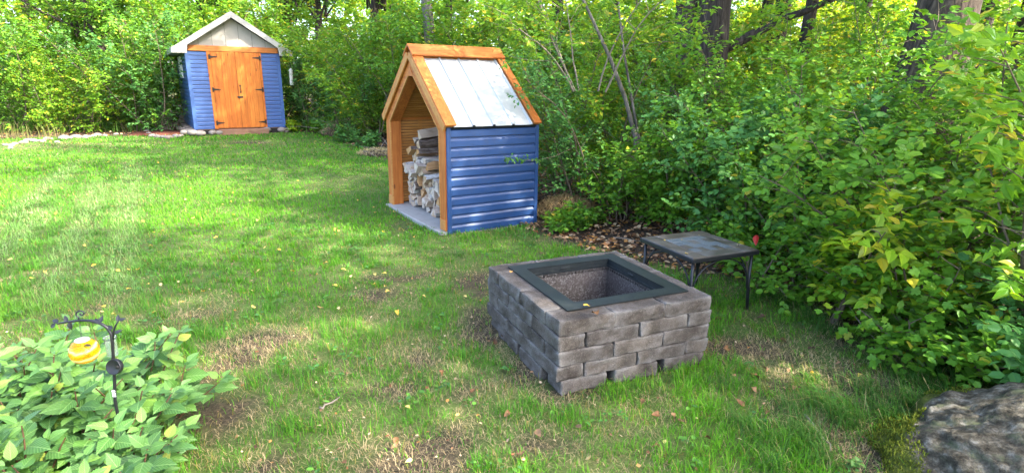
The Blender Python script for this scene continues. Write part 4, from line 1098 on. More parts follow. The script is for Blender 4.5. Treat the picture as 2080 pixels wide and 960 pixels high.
br, _, _ = boulder('brown_rock', tuple(gp(190, 262)+np.array([.3, .5, .12])), (.55, .4, .45), 4, 'brown weathered rock half hidden behind the wild bed border', 3, .3, 'bark_old')

# ================================================================== TREES
def trunk_mesh(rng, P, r, n=12, name='trunk', mat=None, rough=.10):
    mb = MB(); mb.tube(P, r, n, True, True); V = np.array(mb.v); m = len(P)
    for i in range(m):
        ring = V[i*n:(i+1)*n]; c = ring.mean(0)
        k = 1+rough*2*(fbm(np.arange(n)*1.7+rng.uniform(0, 3), np.full(n, i*.35), 3)-.5)
        V[i*n:(i+1)*n] = c+(ring-c)*k[:, None]
    mb.v = [tuple(p) for p in V]; return mb.mesh(name, mat)
CROWN = []
for s_, (kd, wd_) in enumerate((('point', .6), ('oval', .62), ('point', .55))):
    rng = np.random.default_rng(100+s_)
    stems, P, D, N = grow(rng, 4.6, 2.6, nst=9, nbr=10, ntw=7, nlf=9, ll=.11, bare=.1, twl=.5, r0=.035, arch=.10)
    P[:, 2] += .0
    me = leaves_mesh('crown', leaf_shape(kd, wd_), P, basis(D, N), .12*rng.uniform(.7, 1.2, len(P)), rng.random(len(P)).astype(np.float32), LV['green'])
    mb = MB()
    for t in stems:
        for Pt, rt, nn in t: mb.tube(Pt, rt, 5 if nn == 5 else 3, True, False)
    CROWN.append((me, mb.mesh('limb', MT['bark_dark'])))
def tree(x, y, r, H, lean, label, seed, bark='bark_dark', leaf='green', crown=0, cs=1.0, ctop=None, group='trees of the wood behind', limbs=()):
    rng = np.random.default_rng(seed); z = float(ground_z(x, y))
    root = empty('tree', (x, y, z), 0, label, 'tree', group)
    t = np.linspace(0, 1, 14); P = np.stack([lean[0]*H*t+.06*np.sin(t*7+seed), lean[1]*H*t+.05*np.cos(t*6+seed), -.1+(H+.1)*t], -1); P[:, :2] -= P[0, :2]
    rr = r*(1.35*np.exp(-t*9)+1-.35*t)
    link('trunk', trunk_mesh(rng, P, rr, 12, 'trunk', MT[bark]), root)
    for (h, d, L, r2) in limbs:
        i = h/H*13; k = int(i); p = P[k]+(P[min(k+1, 13)]-P[k])*(i-k)
        link('limb', trunk_mesh(rng, curve(rng, p, np.array(d, float), L, 8, .02, .10), np.linspace(r2, r2*.35, 9), 8, 'limb', MT[bark]), root)
    me, lm = CROWN[crown]; c = link('crown', me, root, None, tuple(P[-1]-np.array([0, 0, 2.3])), (0, 0, rng.uniform(0, 6.28))); c.scale = (cs, cs, cs*.95); c['kind'] = 'stuff'
    c.material_slots[0].link = 'OBJECT'; c.material_slots[0].material = LV[leaf]
    l = link('limb', lm, root, None, c.location, c.rotation_euler); l.scale = c.scale
    return root
def bx(u, y): return float(at(u, 200, y)[0])
TR = [
 (bx(1385, 9.2), 9.2, .17, 8.0, (.0, .0), 'dark straight trunked tree behind the green shrubs, one of a close pair', 1, 'bark_dark', 'green', 0, 1.3, ()),
 (bx(1430, 9.0), 9.0, .25, 8.5, (.05, .02), 'thick dark trunked tree with a low bare limb reaching sideways', 2, 'bark_dark', 'green', 1, 1.35, ((2.05, (.9, -.05, .45), 2.2, .085),)),
 (bx(1622, 10.5), 10.5, .11, 8, (.03, .0), 'slim dark leaning tree deep behind the shrubs', 3, 'bark_dark', 'lime', 2, 1.0, ()),
 (bx(1868, 6.2), 6.2, .30, 7.0, (.06, .02), 'massive old tree with furrowed torn bark beyond the shrubs', 4, 'bark_old', 'green', 0, .85, ()),
 (bx(1800, 8.0), 8.0, .16, 5.0, (.10, .0), 'dark tree leaning beside the massive old trunk', 5, 'bark_dark', 'lime', 1, 1.0, ()),
 (bx(876, 14.5), 14.5, .15, 6.0, (-.01, 0), 'grey barked tree rising behind the shelter ridge', 6, 'bark_grey', 'green', 2, 1.1, ()),
 (bx(915, 17.0), 17.0, .15, 6.0, (.02, 0), 'dim trunk standing behind the grey tree at the shelter ridge', 7, 'bark_dark', 'lime', 1, 1.1, ()),
 (bx(770, 19.5), 19.5, .16, 6.0, (.015, 0), 'dark trunked tree in the thicket between shed and shelter', 8, 'bark_dark', 'green', 0, 1.1, ()),
 (bx(660, 23.0), 23.0, .17, 6.0, (-.02, 0), 'dark trunk in the thicket nearer the shed', 9, 'bark_dark', 'dark', 1, 1.1, ()),
 (bx(590, 24), 24, .14, 6.0, (.02, 0), 'slender trunk rising just past the shed roof', 10, 'bark_dark', 'lime', 2, 1.1, ()),
 (bx(235, 18.5), 18.5, .16, 5.0, (-.13, 0), 'leaning dark tree behind the bushes beside the shed', 11, 'bark_dark', 'green', 0, 1.1, ((2.2, (-.8, 0, .7), 2.6, .07),)),
 (bx(90, 19), 19, .17, 6.0, (.02, 0), 'dark tree behind the wild bed bushes', 12, 'bark_dark', 'lime', 1, 1.1, ()),
 (bx(430, 24), 24, .17, 6.5, (.02, 0), 'tall tree standing straight behind the shed', 13, 'bark_dark', 'green', 2, 1.2, ((2.6, (.85, 0, .35), 3.0, .08), (2.4, (-.8, 0, .5), 2.4, .07))),
 (bx(1130, 13), 13, .13, 9, (.02, 0), 'slim tree behind the yellowing sapling', 14, 'bark_dark', 'lime', 0, 1.0, ()),
 (bx(1250, 15), 15, .15, 9.5, (-.02, 0), 'dim tree deep behind the twin grey stems', 15, 'bark_dark', 'lime', 1, 1.1, ()),
 (bx(1540, 14), 14, .15, 6, (-.02, 0), 'dim trunk in the sunlit wood behind the low limb', 16, 'bark_dark', 'yellow', 2, 1.1, ()),
 (bx(1710, 13), 13, .14, 6, (.03, 0), 'dim trunk in the sunlit wood behind the slim leaning tree', 17, 'bark_dark', 'yellow', 0, 1.1, ()),
 (bx(2030, 8), 8, .2, 5.5, (.04, 0), 'broad trunk behind the massive old tree', 18, 'bark_old', 'lime', 1, 1.1, ()),
]
for k, (x, y, r, H, ln, lab, sd_, bk, lf, cr, cs, lb) in enumerate(TR): tree(x, y, r, H, ln, lab, sd_, bk, lf, cr, cs, None, 'trees of the wood behind', lb)
# the wood goes on to the right of the view: it is what keeps the lawn in shade
_rt = np.random.default_rng(77)
for k, (x, y) in enumerate([(5.5, 1.0), (6.6, 2.3), (7.0, -1.2), (9.0, 5.0), (7.2, 9.5), (8.5, 12), (5.2, 12.5)]):
    tree(x, y, .16, 6.0+_rt.uniform(0, 3), (_rt.normal(0, .03), _rt.normal(0, .03)), 'tree of the same wood beyond the tall shrubs at the lawn side', 200+k, 'bark_dark', ['green', 'lime'][k % 2], k % 3, 1.15)

# ================================================================== SHRUBS, far belt (shared plants)
PB = []
for s_, (kd, wd_, ll_) in enumerate((('oval', .6, .085), ('point', .58, .095), ('oval', .7, .075))):
    p = plant('wild_shrub', (0, 0, -50), 'x', 'shrub', None, 300+s_, 3.4, 2.0, 'green', kd, wd_, ll_*1.12, 0, 'stem', 0, 6, nbr=13, ntw=8, nlf=9, twl=.45, r0=.02, bare=.03)
    PB.append(p)
far = []   # (x, y, scale, proto, leaf)
def F_(u, y, s, p, lf): far.append((bx(u, y), y, s, p, lf))
for u, y, s, p, lf in [(-60, 15.5, .9, 0, 'teal'), (40, 16, .85, 2, 'green'), (110, 15.8, .62, 1, 'lime'), (190, 16.2, .7, 1, 'lime'), (260, 16.6, .95, 0, 'green'), (325, 16.6, .95, 2, 'teal'), (20, 18, 1.2, 1, 'lime'), (130, 18.5, 1.25, 1, 'lime'), (220, 19, 1.2, 0, 'green'), (310, 19, 1.25, 2, 'green'),
                       (390, 20.5, 1.3, 1, 'lime'), (470, 22.5, 1.4, 0, 'green'), (550, 22, 1.35, 1, 'lime'), (628, 19.6, .8, 2, 'dark'), (705, 19.8, 1.0, 1, 'green'), (722, 18.2, 1.05, 1, 'lime'), (740, 17.0, .95, 0, 'lime'), (700, 15.6, .55, 2, 'teal'), (760, 15, .75, 1, 'lime'), (640, 17.5, .6, 2, 'teal'),
                       (790, 16.0, 1.0, 1, 'lime'), (830, 14.5, .9, 0, 'green'), (870, 16.5, 1.1, 1, 'lime'), (930, 15, 1.05, 1, 'lime'), (985, 14, 1.0, 0, 'green'), (1040, 13, .95, 1, 'lime'), (1100, 14.5, 1.1, 1, 'lime'), (1080, 11.5, .8, 1, 'lime'), (1150, 12, .9, 1, 'lime'), (1215, 13.5, 1.1, 0, 'lime'),
                       (1290, 12.5, .95, 1, 'lime'), (1360, 13, 1.0, 0, 'lime'), (1440, 14, 1.1, 1, 'lime'), (1520, 12.5, .95, 1, 'yellow'), (1590, 13.5, 1.1, 1, 'lime'), (1660, 12, .9, 1, 'yellow'), (1740, 13, 1.0, 1, 'yellow'), (1830, 12, 1.0, 1, 'lime'), (1920, 11, 1.0, 0, 'lime'), (2020, 11.5, 1.0, 1, 'yellow'), (2120, 10.5, 1.0, 1, 'lime'),
                       (300, 23, 1.5, 1, 'lime'), (120, 22, 1.5, 0, 'lime'), (-40, 21, 1.4, 1, 'lime'), (480, 24.5, 1.6, 0, 'lime'), (640, 24, 1.6, 1, 'lime'), (760, 23, 1.5, 1, 'lime'), (880, 22, 1.5, 0, 'lime'), (1000, 20, 1.4, 1, 'lime'), (1120, 19, 1.4, 1, 'yellow'), (1260, 18.5, 1.35, 0, 'yellow'), (1400, 18, 1.35, 1, 'yellow'), (1540, 18, 1.35, 1, 'yellow'), (1690, 17, 1.3, 0, 'yellow'), (1840, 16.5, 1.3, 1, 'yellow'), (2000, 16, 1.3, 1, 'yellow'),
                       (1380, 26, 1.9, 0, 'lime'), (1100, 27, 1.9, 1, 'lime'), (800, 29, 2.0, 0, 'green'), (500, 30, 2.1, 1, 'green'), (200, 29, 2.0, 0, 'lime'), (1650, 25, 1.9, 1, 'lime'), (1950, 23, 1.8, 0, 'lime')]+[(u_, 31+3*(k_ % 2), 2.5, k_ % 3, ['lime', 'green', 'yellow'][k_ % 3]) for k_, u_ in enumerate(range(-60, 2200, 150))]: F_(u, y, s, p, lf)
FLOOK = {'teal': 'blue green bushy shrub', 'green': 'leafy green shrub', 'lime': 'light green yellowing shrub', 'yellow': 'yellow leaved shrub', 'dark': 'deep green shaded shrub'}
def where(x, y):
    u = float(project(np.array([[x, y, 1.0]]))[0][0])
    w_ = 'behind the border stones' if u < 330 else 'behind the garden shed' if u < 590 else 'between shed and firewood shelter' if u < 800 else 'behind the firewood shelter' if u < 1110 else 'behind the twin grey stems' if u < 1370 else 'behind the pair of dark trunks' if u < 1600 else 'behind the massive old tree'
    return ('deep in the wood ' if y > 24 else 'second row, ' if y > 17.3 else '')+w_
_rf = np.random.default_rng(31); used = set()
for x, y, s, p, lf in far:
    z = float(ground_z(x, y)); rz = _rf.uniform(0, 6.28); lab = FLOOK[lf]+' '+where(x, y); grp = lf+' shrubs of the back thicket'
    if abs(y-15.8) < .01 and lf == 'lime': lab, grp = 'bright yellow green shrub with bare canes behind the border stones', None
    cp = copy_tree(PB[p], (x, y, z), rz, s, lf, lab, grp)
    if y > 22:
        for ch in [c for c in cp.children if c.name.startswith('stem')][1:]: bpy.data.objects.remove(ch)
for p in PB:
    for ch in list(p.children): bpy.data.objects.remove(ch)
    bpy.data.objects.remove(p)

# ================================================================== SHRUBS, near belt (each its own)
NEAR = [
 # x, y, H, spread, leaf colour, shape, width, leaf length, picks, seed, label, kwargs
 (.95, 7.15, 2.1, .95, 'teal', 'oval', .62, .046, 50, 401, 'blue green fine leaved shrub crowding the shelter corner', dict(nst=9, nbr=13, ntw=7, nlf=9)),
 (1.35, 6.75, .95, .8, 'green', 'point', .58, .068, 60, 402, 'low bright green shrub at the leaf litter behind the fire pit', dict(nst=9, nbr=10, ntw=6, nlf=8, bare=.04)),
 (1.95, 6.2, 1.35, .85, 'green', 'oval', .68, .062, 80, 403, 'mid green round leaved shrub behind the slate table', dict(nst=9, nbr=12, ntw=7, nlf=8, bare=.04)),
 (2.4, 5.45, 1.65, .95, 'teal', 'oval', .70, .058, 80, 404, 'blue green round leaved shrub over the table corner', dict(nst=10, nbr=12, ntw=7, nlf=9, bare=.03)),
 (2.5, 4.6, 1.5, .9, 'green', 'oval', .68, .056, 90, 405, 'dense green round leaved shrub between table and yellow sapling', dict(nst=10, nbr=12, ntw=7, nlf=9, bare=.03)),
 (2.22, 3.72, 1.0, .5, 'yellow', 'point', .62, .090, 120, 406, 'young yellow leaved sapling at the shrub edge', dict(nst=4, nbr=8, ntw=4, nlf=7, bare=.25)),
 (2.55, 3.3, .85, .6, 'green', 'lobed', .6, .060, 110, 407, 'gooseberry like bush with lobed leaves and thin canes', dict(nst=10, nbr=8, ntw=4, nlf=6, bare=.08, twl=.16)),
 (2.85, 3.75, 1.6, .85, 'green', 'oval', .66, .064, 80, 408, 'green oval leaved shrub behind the lobed leaf bush', dict(nst=8, nbr=11, ntw=6, nlf=8, bare=.05)),
 (3.0, 2.95, 1.9, .75, 'lime', 'point', .55, .085, 80, 409, 'light green pointed leaf sapling above the boulder', dict(nst=6, nbr=10, ntw=5, nlf=7, bare=.2)),
 (3.1, 2.7, .75, .6, 'teal', 'oval', .66, .060, 80, 410, 'low blue green shrub at the foot of the light green sapling', dict(nst=7, nbr=8, ntw=5, nlf=7)),
 (3.9, 3.1, 2.2, .9, 'lime', 'point', .55, .080, 60, 411, 'tall light green shrub behind the pointed leaf sapling', dict(nst=7, nbr=11, ntw=6, nlf=8)),
 (3.7, 4.5, 2.1, 1.0, 'green', 'oval', .66, .055, 60, 412, 'tall green shrub behind the dense round leaved one', dict(nst=9, nbr=12, ntw=7, nlf=8)),
 (3.3, 5.6, 2.2, 1.0, 'green', 'oval', .66, .058, 60, 413, 'tall green shrub screening the thick dark trunk', dict(nst=9, nbr=12, ntw=7, nlf=8)),
 (2.75, 7.1, 2.0, 1.0, 'green', 'oval', .64, .055, 40, 414, 'green shrub before the close pair of dark trunks', dict(nst=9, nbr=12, ntw=7, nlf=8)),
 (1.6, 8.3, 2.1, 1.0, 'lime', 'oval', .62, .055, 30, 415, 'light green shrub behind the twin grey stems', dict(nst=9, nbr=12, ntw=7, nlf=8)),
 (.75, 8.6, 2.5, 1.1, 'lime', 'point', .55, .075, 30, 416, 'light green sapling thicket behind the shelter roof', dict(nst=8, nbr=11, ntw=6, nlf=8)),
 (3.4, 7.6, 2.6, 1.2, 'lime', 'point', .58, .075, 0, 417, 'light green shrub round the thick dark trunk', dict(nst=8, nbr=11, ntw=6, nlf=8)),
 (4.5, 6.5, 2.5, 1.2, 'green', 'oval', .62, .065, 0, 418, 'green shrub under the slim leaning tree', dict(nst=8, nbr=11, ntw=6, nlf=8)),
 (4.7, 5.2, 2.5, 1.1, 'green', 'oval', .62, .065, 0, 419, 'green shrub beside the dark leaning tree', dict(nst=8, nbr=11, ntw=6, nlf=8)),
 (5.0, 4.0, 2.5, 1.1, 'lime', 'point', .58, .08, 0, 420, 'light green shrub at the massive old trunk', dict(nst=8, nbr=11, ntw=6, nlf=8)),
 (5.6, 7.4, 2.8, 1.3, 'lime', 'point', .58, .08, 0, 421, 'light green shrub behind the massive old trunk', dict(nst=8, nbr=11, ntw=6, nlf=8)),
 (2.4, 9.6, 2.8, 1.3, 'lime', 'point', .58, .08, 0, 422, 'yellowing shrub deep behind the twin grey stems', dict(nst=8, nbr=11, ntw=6, nlf=8)),
 (4.6, 9.6, 2.8, 1.3, 'lime', 'point', .58, .08, 0, 423, 'yellowing shrub between the dark pair and the slim tree', dict(nst=8, nbr=11, ntw=6, nlf=8)),
 (2.28, 4.28, .55, .5, 'green', 'oval', .68, .052, 22, 431, 'low green sprouts hanging over the grass below the dense round leaved shrub', dict(nst=8, nbr=7, ntw=5, nlf=7, bare=.0)),
 (2.50, 3.62, .5, .5, 'lime', 'oval', .66, .056, 22, 432, 'low light green sprouts at the foot of the yellow sapling', dict(nst=8, nbr=7, ntw=5, nlf=7, bare=.0)),
 (2.42, 3.08, .42, .42, 'green', 'lobed', .6, .055, 30, 433, 'low lobed leaf sprouts at the grass edge by the bare stick', dict(nst=8, nbr=6, ntw=4, nlf=6, bare=.0)),
 (2.75, 2.86, .45, .42, 'green', 'oval', .66, .055, 22, 434, 'low green sprouts between the lobed leaf bush and the boulder', dict(nst=8, nbr=6, ntw=5, nlf=6, bare=.0)),
 (2.05, 5.05, .5, .5, 'green', 'oval', .68, .052, 22, 435, 'low green sprouts just behind the slate table', dict(nst=8, nbr=7, ntw=5, nlf=7, bare=.0)),
 (4.6, 2.2, 2.4, 1.1, 'lime', 'point', .58, .08, 0, 424, 'light green shrub just past the boulder', dict(nst=7, nbr=11, ntw=6, nlf=8)),
 (4.8, 1.0, 2.4, 1.2, 'green', 'oval', .62, .07, 0, 425, 'green shrub further along the wood edge past the boulder', dict(nst=7, nbr=11, ntw=6, nlf=8)),
]
for x, y, H, sp, lf, kd, wd_, ll_, pk, sd_, lab, kw in NEAR:
    plant('shrub', on_ground(x, y), lab, 'shrub', 'shrubs along the wood edge', sd_, H, sp, lf, kd, wd_, ll_, pk, 'stem', sd_*1.3, **kw)
wb = next(o for o in C.objects if o.get('label', '').startswith('blue green fine leaved'))
_b = np.random.default_rng(66); wl = np.array(wb.location); inv = Matrix.Rotation(-401*1.3, 3, 'Z')
bp_ = np.array([at(u, v, y) for u, v, y in ((1165, 300, 6.85), (1125, 318, 6.7), (1088, 326, 6.52), (1050, 324, 6.36), (1024, 322, 6.28))])-wl
bp_ = np.array([inv @ Vector(p) for p in bp_])
link('stem', MB().tube(bp_, np.linspace(.006, .0015, 5), 5).mesh('stem', MT['stem']), wb)
tt = np.sort(_b.random(110))*3.99; ib = tt.astype(int); P = bp_[ib]+(bp_[ib+1]-bp_[ib])*(tt-ib)[:, None]+_b.normal(0, .02, (110, 3)); D = nrm(_b.normal(0, 1, (110, 3))-np.array([0, 0, .2])); N = nrm(np.array([0, 0, 1.])+_b.normal(0, .5, (110, 3)))
fo = link('foliage', leaves_mesh('foliage', leaf_shape('oval', .62), P, basis(D, N), .045*_b.uniform(.6, 1.1, 110), _b.random(110).astype(np.float32), LV['teal']), wb); fo['kind'] = 'stuff'
# twin grey stems leaning up out of the shrubs, with yellowing leaves above
sp_ = empty('box_elder_sapling', on_ground(bx(1290, 7.05), 7.05), 0, 'twin stemmed grey sapling leaning with yellowing leaves', 'sapling')
_g = np.random.default_rng(55)
b0 = np.array(sp_.location)
def pxl(pts, y): return [at(u, v, y)-b0 for u, v in pts]
link('stem', trunk_mesh(_g, np.array([(0, 0, -.05)]+pxl([(1292, 285), (1270, 200), (1240, 120), (1208, 50), (1180, -10)], 7.05)), np.array([.032, .029, .026, .023, .019, .016]), 8, 'stem', MT['bark_grey']), sp_)
link('stem', trunk_mesh(_g, np.array([(.05, .03, -.05)]+pxl([(1297, 280), (1283, 200), (1268, 110), (1258, 30), (1255, -30)], 7.1)), np.array([.022, .020, .017, .014, .011, .009]), 8, 'stem', MT['bark_grey']), sp_)
st_, P, D, N = grow(_g, 1.7, 1.5, nst=6, nbr=9, ntw=5, nlf=8, ll=.08, twl=.3, bare=.25)
for t in st_: 
    for q in t: q[0][:] += np.array([-.55, 0, 1.55])
    link('branch', stem_mesh(t, MT['twig']), sp_)
P = P+np.array([-.55, 0, 1.55])
fo = link('foliage', leaves_mesh('foliage', leaf_shape('point', .55), P, basis(D, N), .075*_g.uniform(.7, 1.2, len(P)), _g.random(len(P)).astype(np.float32), LV['lime']), sp_); fo['kind'] = 'stuff'

# ================================================================== FOREGROUND PERENNIALS
def perennial(x, y, seed, label, H=.45, nst=19, R=.30, zc=0):
    rng = np.random.default_rng(seed); root = empty('broadleaf_perennial', on_ground(x, y), 0, label, 'plant', 'broad leaved plants in the near bed')
    m = LV['perennial']; me = one_leaf('big', .60, m); count = 0
    for s in range(nst):
        az = rng.uniform(0, 2*math.pi); rr = R*math.sqrt(rng.random()); o = np.array([math.cos(az), math.sin(az), 0])
        b = o*rr*.7; h = H*rng.uniform(.72, 1.08)*(1-.25*rr/R)
        P = curve(rng, b-np.array([0, 0, .03]), np.array([0, 0, 1.])+o*rng.uniform(.25, .7)+np.array([.12, -.1, 0]), h*1.15, 7, -.05, .07)
        mb = MB().tube(P, np.linspace(.0055, .0025, len(P)), 6, True, False); mb.build('stem', MT['red_stem'], root)
        fwd = nrm(P[-1]-P[-2])
        for j, t in enumerate(np.linspace(.38, 1.0, 7)):
            f = t*(len(P)-1); i = min(int(f), len(P)-2); q = P[i]+(P[i+1]-P[i])*(f-i); td = nrm(P[i+1]-P[i])
            a0 = j*math.pi/2+rng.normal(0, .35)
            for sg in ((0, math.pi) if t < .99 else (0, 1.6, 3.14, 4.7)):
                if count >= 188 or (t < .6 and rng.random() < .7): continue
                a = a0+sg; side = np.array([math.cos(a), math.sin(a), 0])
                d = nrm(side*(1.0 if t < .97 else .8)+td*.45+np.array([.18, -.26, -.20+.28*(t > .9)])+rng.normal(0, .14, 3))
                n = nrm(np.array([.12, -.38, 1.])+rng.normal(0, .24, 3)-side*.1)
                size = (.108 if .4 < t < .85 else .092 if t < .97 else .060)*rng.uniform(.72, 1.2)
                B = basis(d[None], n[None])[0]; p = q+d*.018
                o_ = bpy.data.objects.new('leaf', me); C.objects.link(o_); o_.parent = root
                wsc = rng.uniform(.85, 1.15)
                o_.matrix_basis = Matrix([[B[r, 0]*size, B[r, 1]*size*wsc, B[r, 2]*size*rng.uniform(.6, 1.6) if r < 0 else B[r, 2]*size, p[r]] for r in range(3)]+[[0, 0, 0, 1]]); count += 1
    return root
for k, (x, y, hh, lab) in enumerate([
        (-1.66, 2.42, .37, 'broad leaved bushy plant at the lawn side of the stake'),
        (-1.92, 2.46, .42, 'broad leaved bushy plant behind the clear tube'),
        (-2.24, 2.46, .44, 'broad leaved bushy plant behind the amber globe'),
        (-1.60, 2.06, .38, 'broad leaved bushy plant beside the bare soil strip'),
        (-1.86, 2.10, .40, 'broad leaved bushy plant at the foot of the stake'),
        (-2.12, 2.10, .44, 'broad leaved bushy plant with a yellowed leaf under the amber globe'),
        (-1.42, 1.72, .37, 'broad leaved bushy plant over the soil strip corner'),
        (-1.66, 1.70, .40, 'broad leaved bushy plant before the foot of the stake'),
        (-1.25, 1.40, .36, 'broad leaved bushy plant at the soil end of the near bed'),
        (-1.46, 1.36, .38, 'broad leaved bushy plant at the house end of the near bed')]):
    perennial(x-.12, y, 600+k, lab, hh+.035, 20, .23)

# ================================================================== GARDEN STAKE WITH GLOBE
SY = 1.98
sb = at(233, 812, SY); stake = empty('garden_stake', (sb[0], sb[1], float(ground_z(sb[0], sb[1]))), 0, 'black metal garden stake with curled leafy arm and round solar disc', 'garden stake')
sb0 = np.array(stake.location)
def sp2(u, v, dy=0): return at(u, v, SY+dy)-sb0
MB().tube([(sp2(233, 812)[0], 0, -.05), sp2(233.5, 812), sp2(232, 744), sp2(230, 725), sp2(228.5, 695), sp2(226, 678), sp2(218, 665), sp2(204, 656), sp2(186, 651), sp2(163, 650), sp2(136, 653.5), sp2(117, 657)], [.0058]*9+[.005, .0045, .003], 8).build('pole', MT['black_metal'], stake)
MB().tube([sp2(229, 690), sp2(231, 672), sp2(235, 660), sp2(242, 649)], [.004, .0035, .003, .002], 6).build('side_branch', MT['black_metal'], stake)
sprl = []
for t in np.linspace(0, 1, 26):
    a = -1.9-t*2*math.pi*1.25; r = 9.5*(1-t*.78); sprl.append(sp2(163+r*math.cos(a)*1.05+t*3, 640.5-4-r*math.sin(a)*.8))
MB().tube([sp2(160, 650)]+sprl, .0028, 6).build('scroll', MT['black_metal'], stake)
leafm = MB(); LP_, LF_ = leaf_shape('big', .55)
for (u, v, du, dv, s) in [(112, 658, -1, .55, 17), (118, 654, -1, -.35, 17), (136, 652, -.6, -1, 15), (140, 655, .2, 1, 17), (202, 655, -1, -.7, 16), (203, 654, .25, -1, 15), (228, 668, -1, -.6, 16), (240, 652, -.2, -1, 15), (242, 650, 1, -.35, 13), (233, 676, 1, -.5, 15)]:
    p = sp2(u, v, -.004); L = s/FPX*SY*1.05; d = nrm(RT*du-UPV*dv+FWD*.15); n = nrm(-FWD+UPV*.4+RT*.2)
    B = basis(d[None], n[None])[0]; m = MB().add([p+B@(q*L) for q in LP_], LF_); 
    o = m.build('metal_leaf', MT['black_metal'], stake); sm = o.modifiers.new('thick', 'SOLIDIFY'); sm.thickness = .0016
pc = sp2(233, 744, -.012); fd_ = nrm(np.array([-.1, -1, .25]))
B = basis(np.cross(fd_, [0, 0, 1.])[None], fd_[None])[0]
R_disc = 17.5/FPX*SY
m = MB().lathe([(R_disc*.96, -.010), (R_disc, -.006), (R_disc, .006), (R_disc*.95, .010), (R_disc*.90, .0085), (.001, .0085)], 28); m.v = [tuple(pc+B@np.array(q)) for q in m.v]; disc = m.build('solar_disc', MT['black_metal'], stake)
m = MB().lathe([(.0062, .008), (.0062, .012), (.001, .0125)], 12); m.v = [tuple(pc+B@(np.array(q)+np.array([-.019, -.002, 0]))) for q in m.v]; m.build('switch', MT['hinge'], disc)
m = MB(); p = sp2(232.5, 792)
for k in range(3): m.box(p[0]-.0064, p[0]+.0064, -.0066, -.0056, p[2]-.004-.010*k, p[2]+.003-.010*k)
m.build('sticker', MT['white'], stake)
# chain and amber globe hang from the arm
gc = at(171, 712, SY-.02); GR = 28/FPX*SY*1.02
gl = empty('glass_globe', tuple(gc), 0, 'ribbed amber glass globe hanging on a chain from the stake', 'glass globe')
prof = [(.001, -GR)]+[(GR*math.sin(a)*(1+.018*math.sin(a*14)), -GR*math.cos(a)) for a in np.linspace(.12, 2.62, 34)]
g_ = MB().lathe(prof, 32).build('globe', MT['amber'], gl)
m = MB(); spi = []
for t in np.linspace(0, 1, 120):
    a = t*2*math.pi*5; ph = .5+2.0*t; spi.append((GR*1.012*math.sin(ph)*math.cos(a), GR*1.012*math.sin(ph)*math.sin(a), -GR*math.cos(ph)))
m.tube(spi, .0012, 5); m.build('glass_thread', MT['amber'], g_)
MB().lathe([(GR*.50, GR*.86), (GR*.52, GR*.92), (GR*.44, GR*1.0), (GR*.2, GR*1.04), (.003, GR*1.05)], 20).build('cap', MT['feeder'], gl)
m = MB(); top = at(161, 653, SY)-gc; bot = np.array([0, 0, GR*1.05])
for k in range(9):
    p0 = bot+(top-bot)*(k/9); p1 = bot+(top-bot)*((k+1.15)/9); md = (p0+p1)/2; ax = nrm(p1-p0); sd2 = np.array([1., 0, 0]) if k % 2 else np.array([0, 1., 0])
    L_ = np.linalg.norm(p1-p0)/2; m.tube([md+ax*L_*math.cos(a)+sd2*.0028*math.sin(a) for a in np.linspace(0, 2*math.pi, 9)], .0008, 4)
m.build('chain', MT['black_metal'], gl)
m = MB().add([np.array([GR*.45, -GR*.5, GR*.72])+np.array(q)@np.diag([.03, .03, .03]) for q in LP_], LF_); m.build('bee_wing', MT['black_metal'], gl)
# clear tube held in the side ring
tc = at(229.5, 722, SY+.03); rg = empty('rain_gauge', tuple(tc), 0, 'clear glass tube held upright behind the black stake', 'rain gauge')
tr_ = 11.5/FPX*SY; th2 = 46/FPX*SY
MB().lathe([(tr_*.7, 0), (tr_, .004), (tr_, th2), (tr_*1.1, th2+.002), (tr_*.9, th2+.002), (tr_*.9, .008), (.001, .007)], 20).build('tube', MT['clear'], rg)
m = MB(); m.tube([(tr_*1.13*math.cos(a), tr_*1.13*math.sin(a), th2-.004) for a in np.linspace(0, 2*math.pi, 17)], .0014, 5); m.tube([(0, -tr_*1.1, th2-.004), (-.002, -.034, th2-.012)], .0014, 5); m.build('ring', MT['black_metal'], rg)

# ================================================================== FALLEN LEAVES AND LITTER
def scatter_leaves(name, rng, X, Y, size, cols, label=None, tilt=.5, parent=None, zoff=.01, kind='oval'):
    n = len(X); az = rng.uniform(0, 6.28, n); d = np.stack([np.cos(az), np.sin(az), rng.normal(0, tilt*.5, n)], -1)
    nn_ = np.stack([rng.normal(0, tilt, n), rng.normal(0, tilt, n), np.ones(n)], -1); B = basis(nrm(d), nrm(nn_)); P = np.stack([X, Y, ground_z(X, Y)+zoff+rng.uniform(0, .02, n)], -1)
    sh_ = leaf_shape(kind, .62); me = leaves_mesh(name, sh_, P, B, size, rng.random(n), MT['litter'])
    k = len(sh_[0]); a = me.attributes.new('col', 'FLOAT_COLOR', 'POINT'); c4 = np.concatenate([np.repeat(cols, k, 0), np.ones((n*k, 1))], 1).astype(np.float32); a.data.foreach_set('color', c4.ravel())
    return link(name, me)
_rl2 = np.random.default_rng(88)
def pal(rng, n, C_): C_ = np.array(C_); return C_[rng.integers(len(C_), size=n)]*rng.uniform(.7, 1.25, (n, 1))
BR = [(.16, .075, .035), (.26, .14, .07), (.34, .21, .12), (.10, .055, .035), (.42, .30, .18), (.36, .17, .05)]
X = _rl2.uniform(-1.5, 5, 26000); Y = _rl2.uniform(2.2, 11, 26000); k = (bedmask(X, Y) > .5); X, Y = X[k], Y[k]
X2 = _rl2.uniform(-14, 0, 9000); Y2 = _rl2.uniform(8.5, 20, 9000); k = bedmask(X2, Y2) > .6; X = np.concatenate([X, X2[k]]); Y = np.concatenate([Y, Y2[k]])
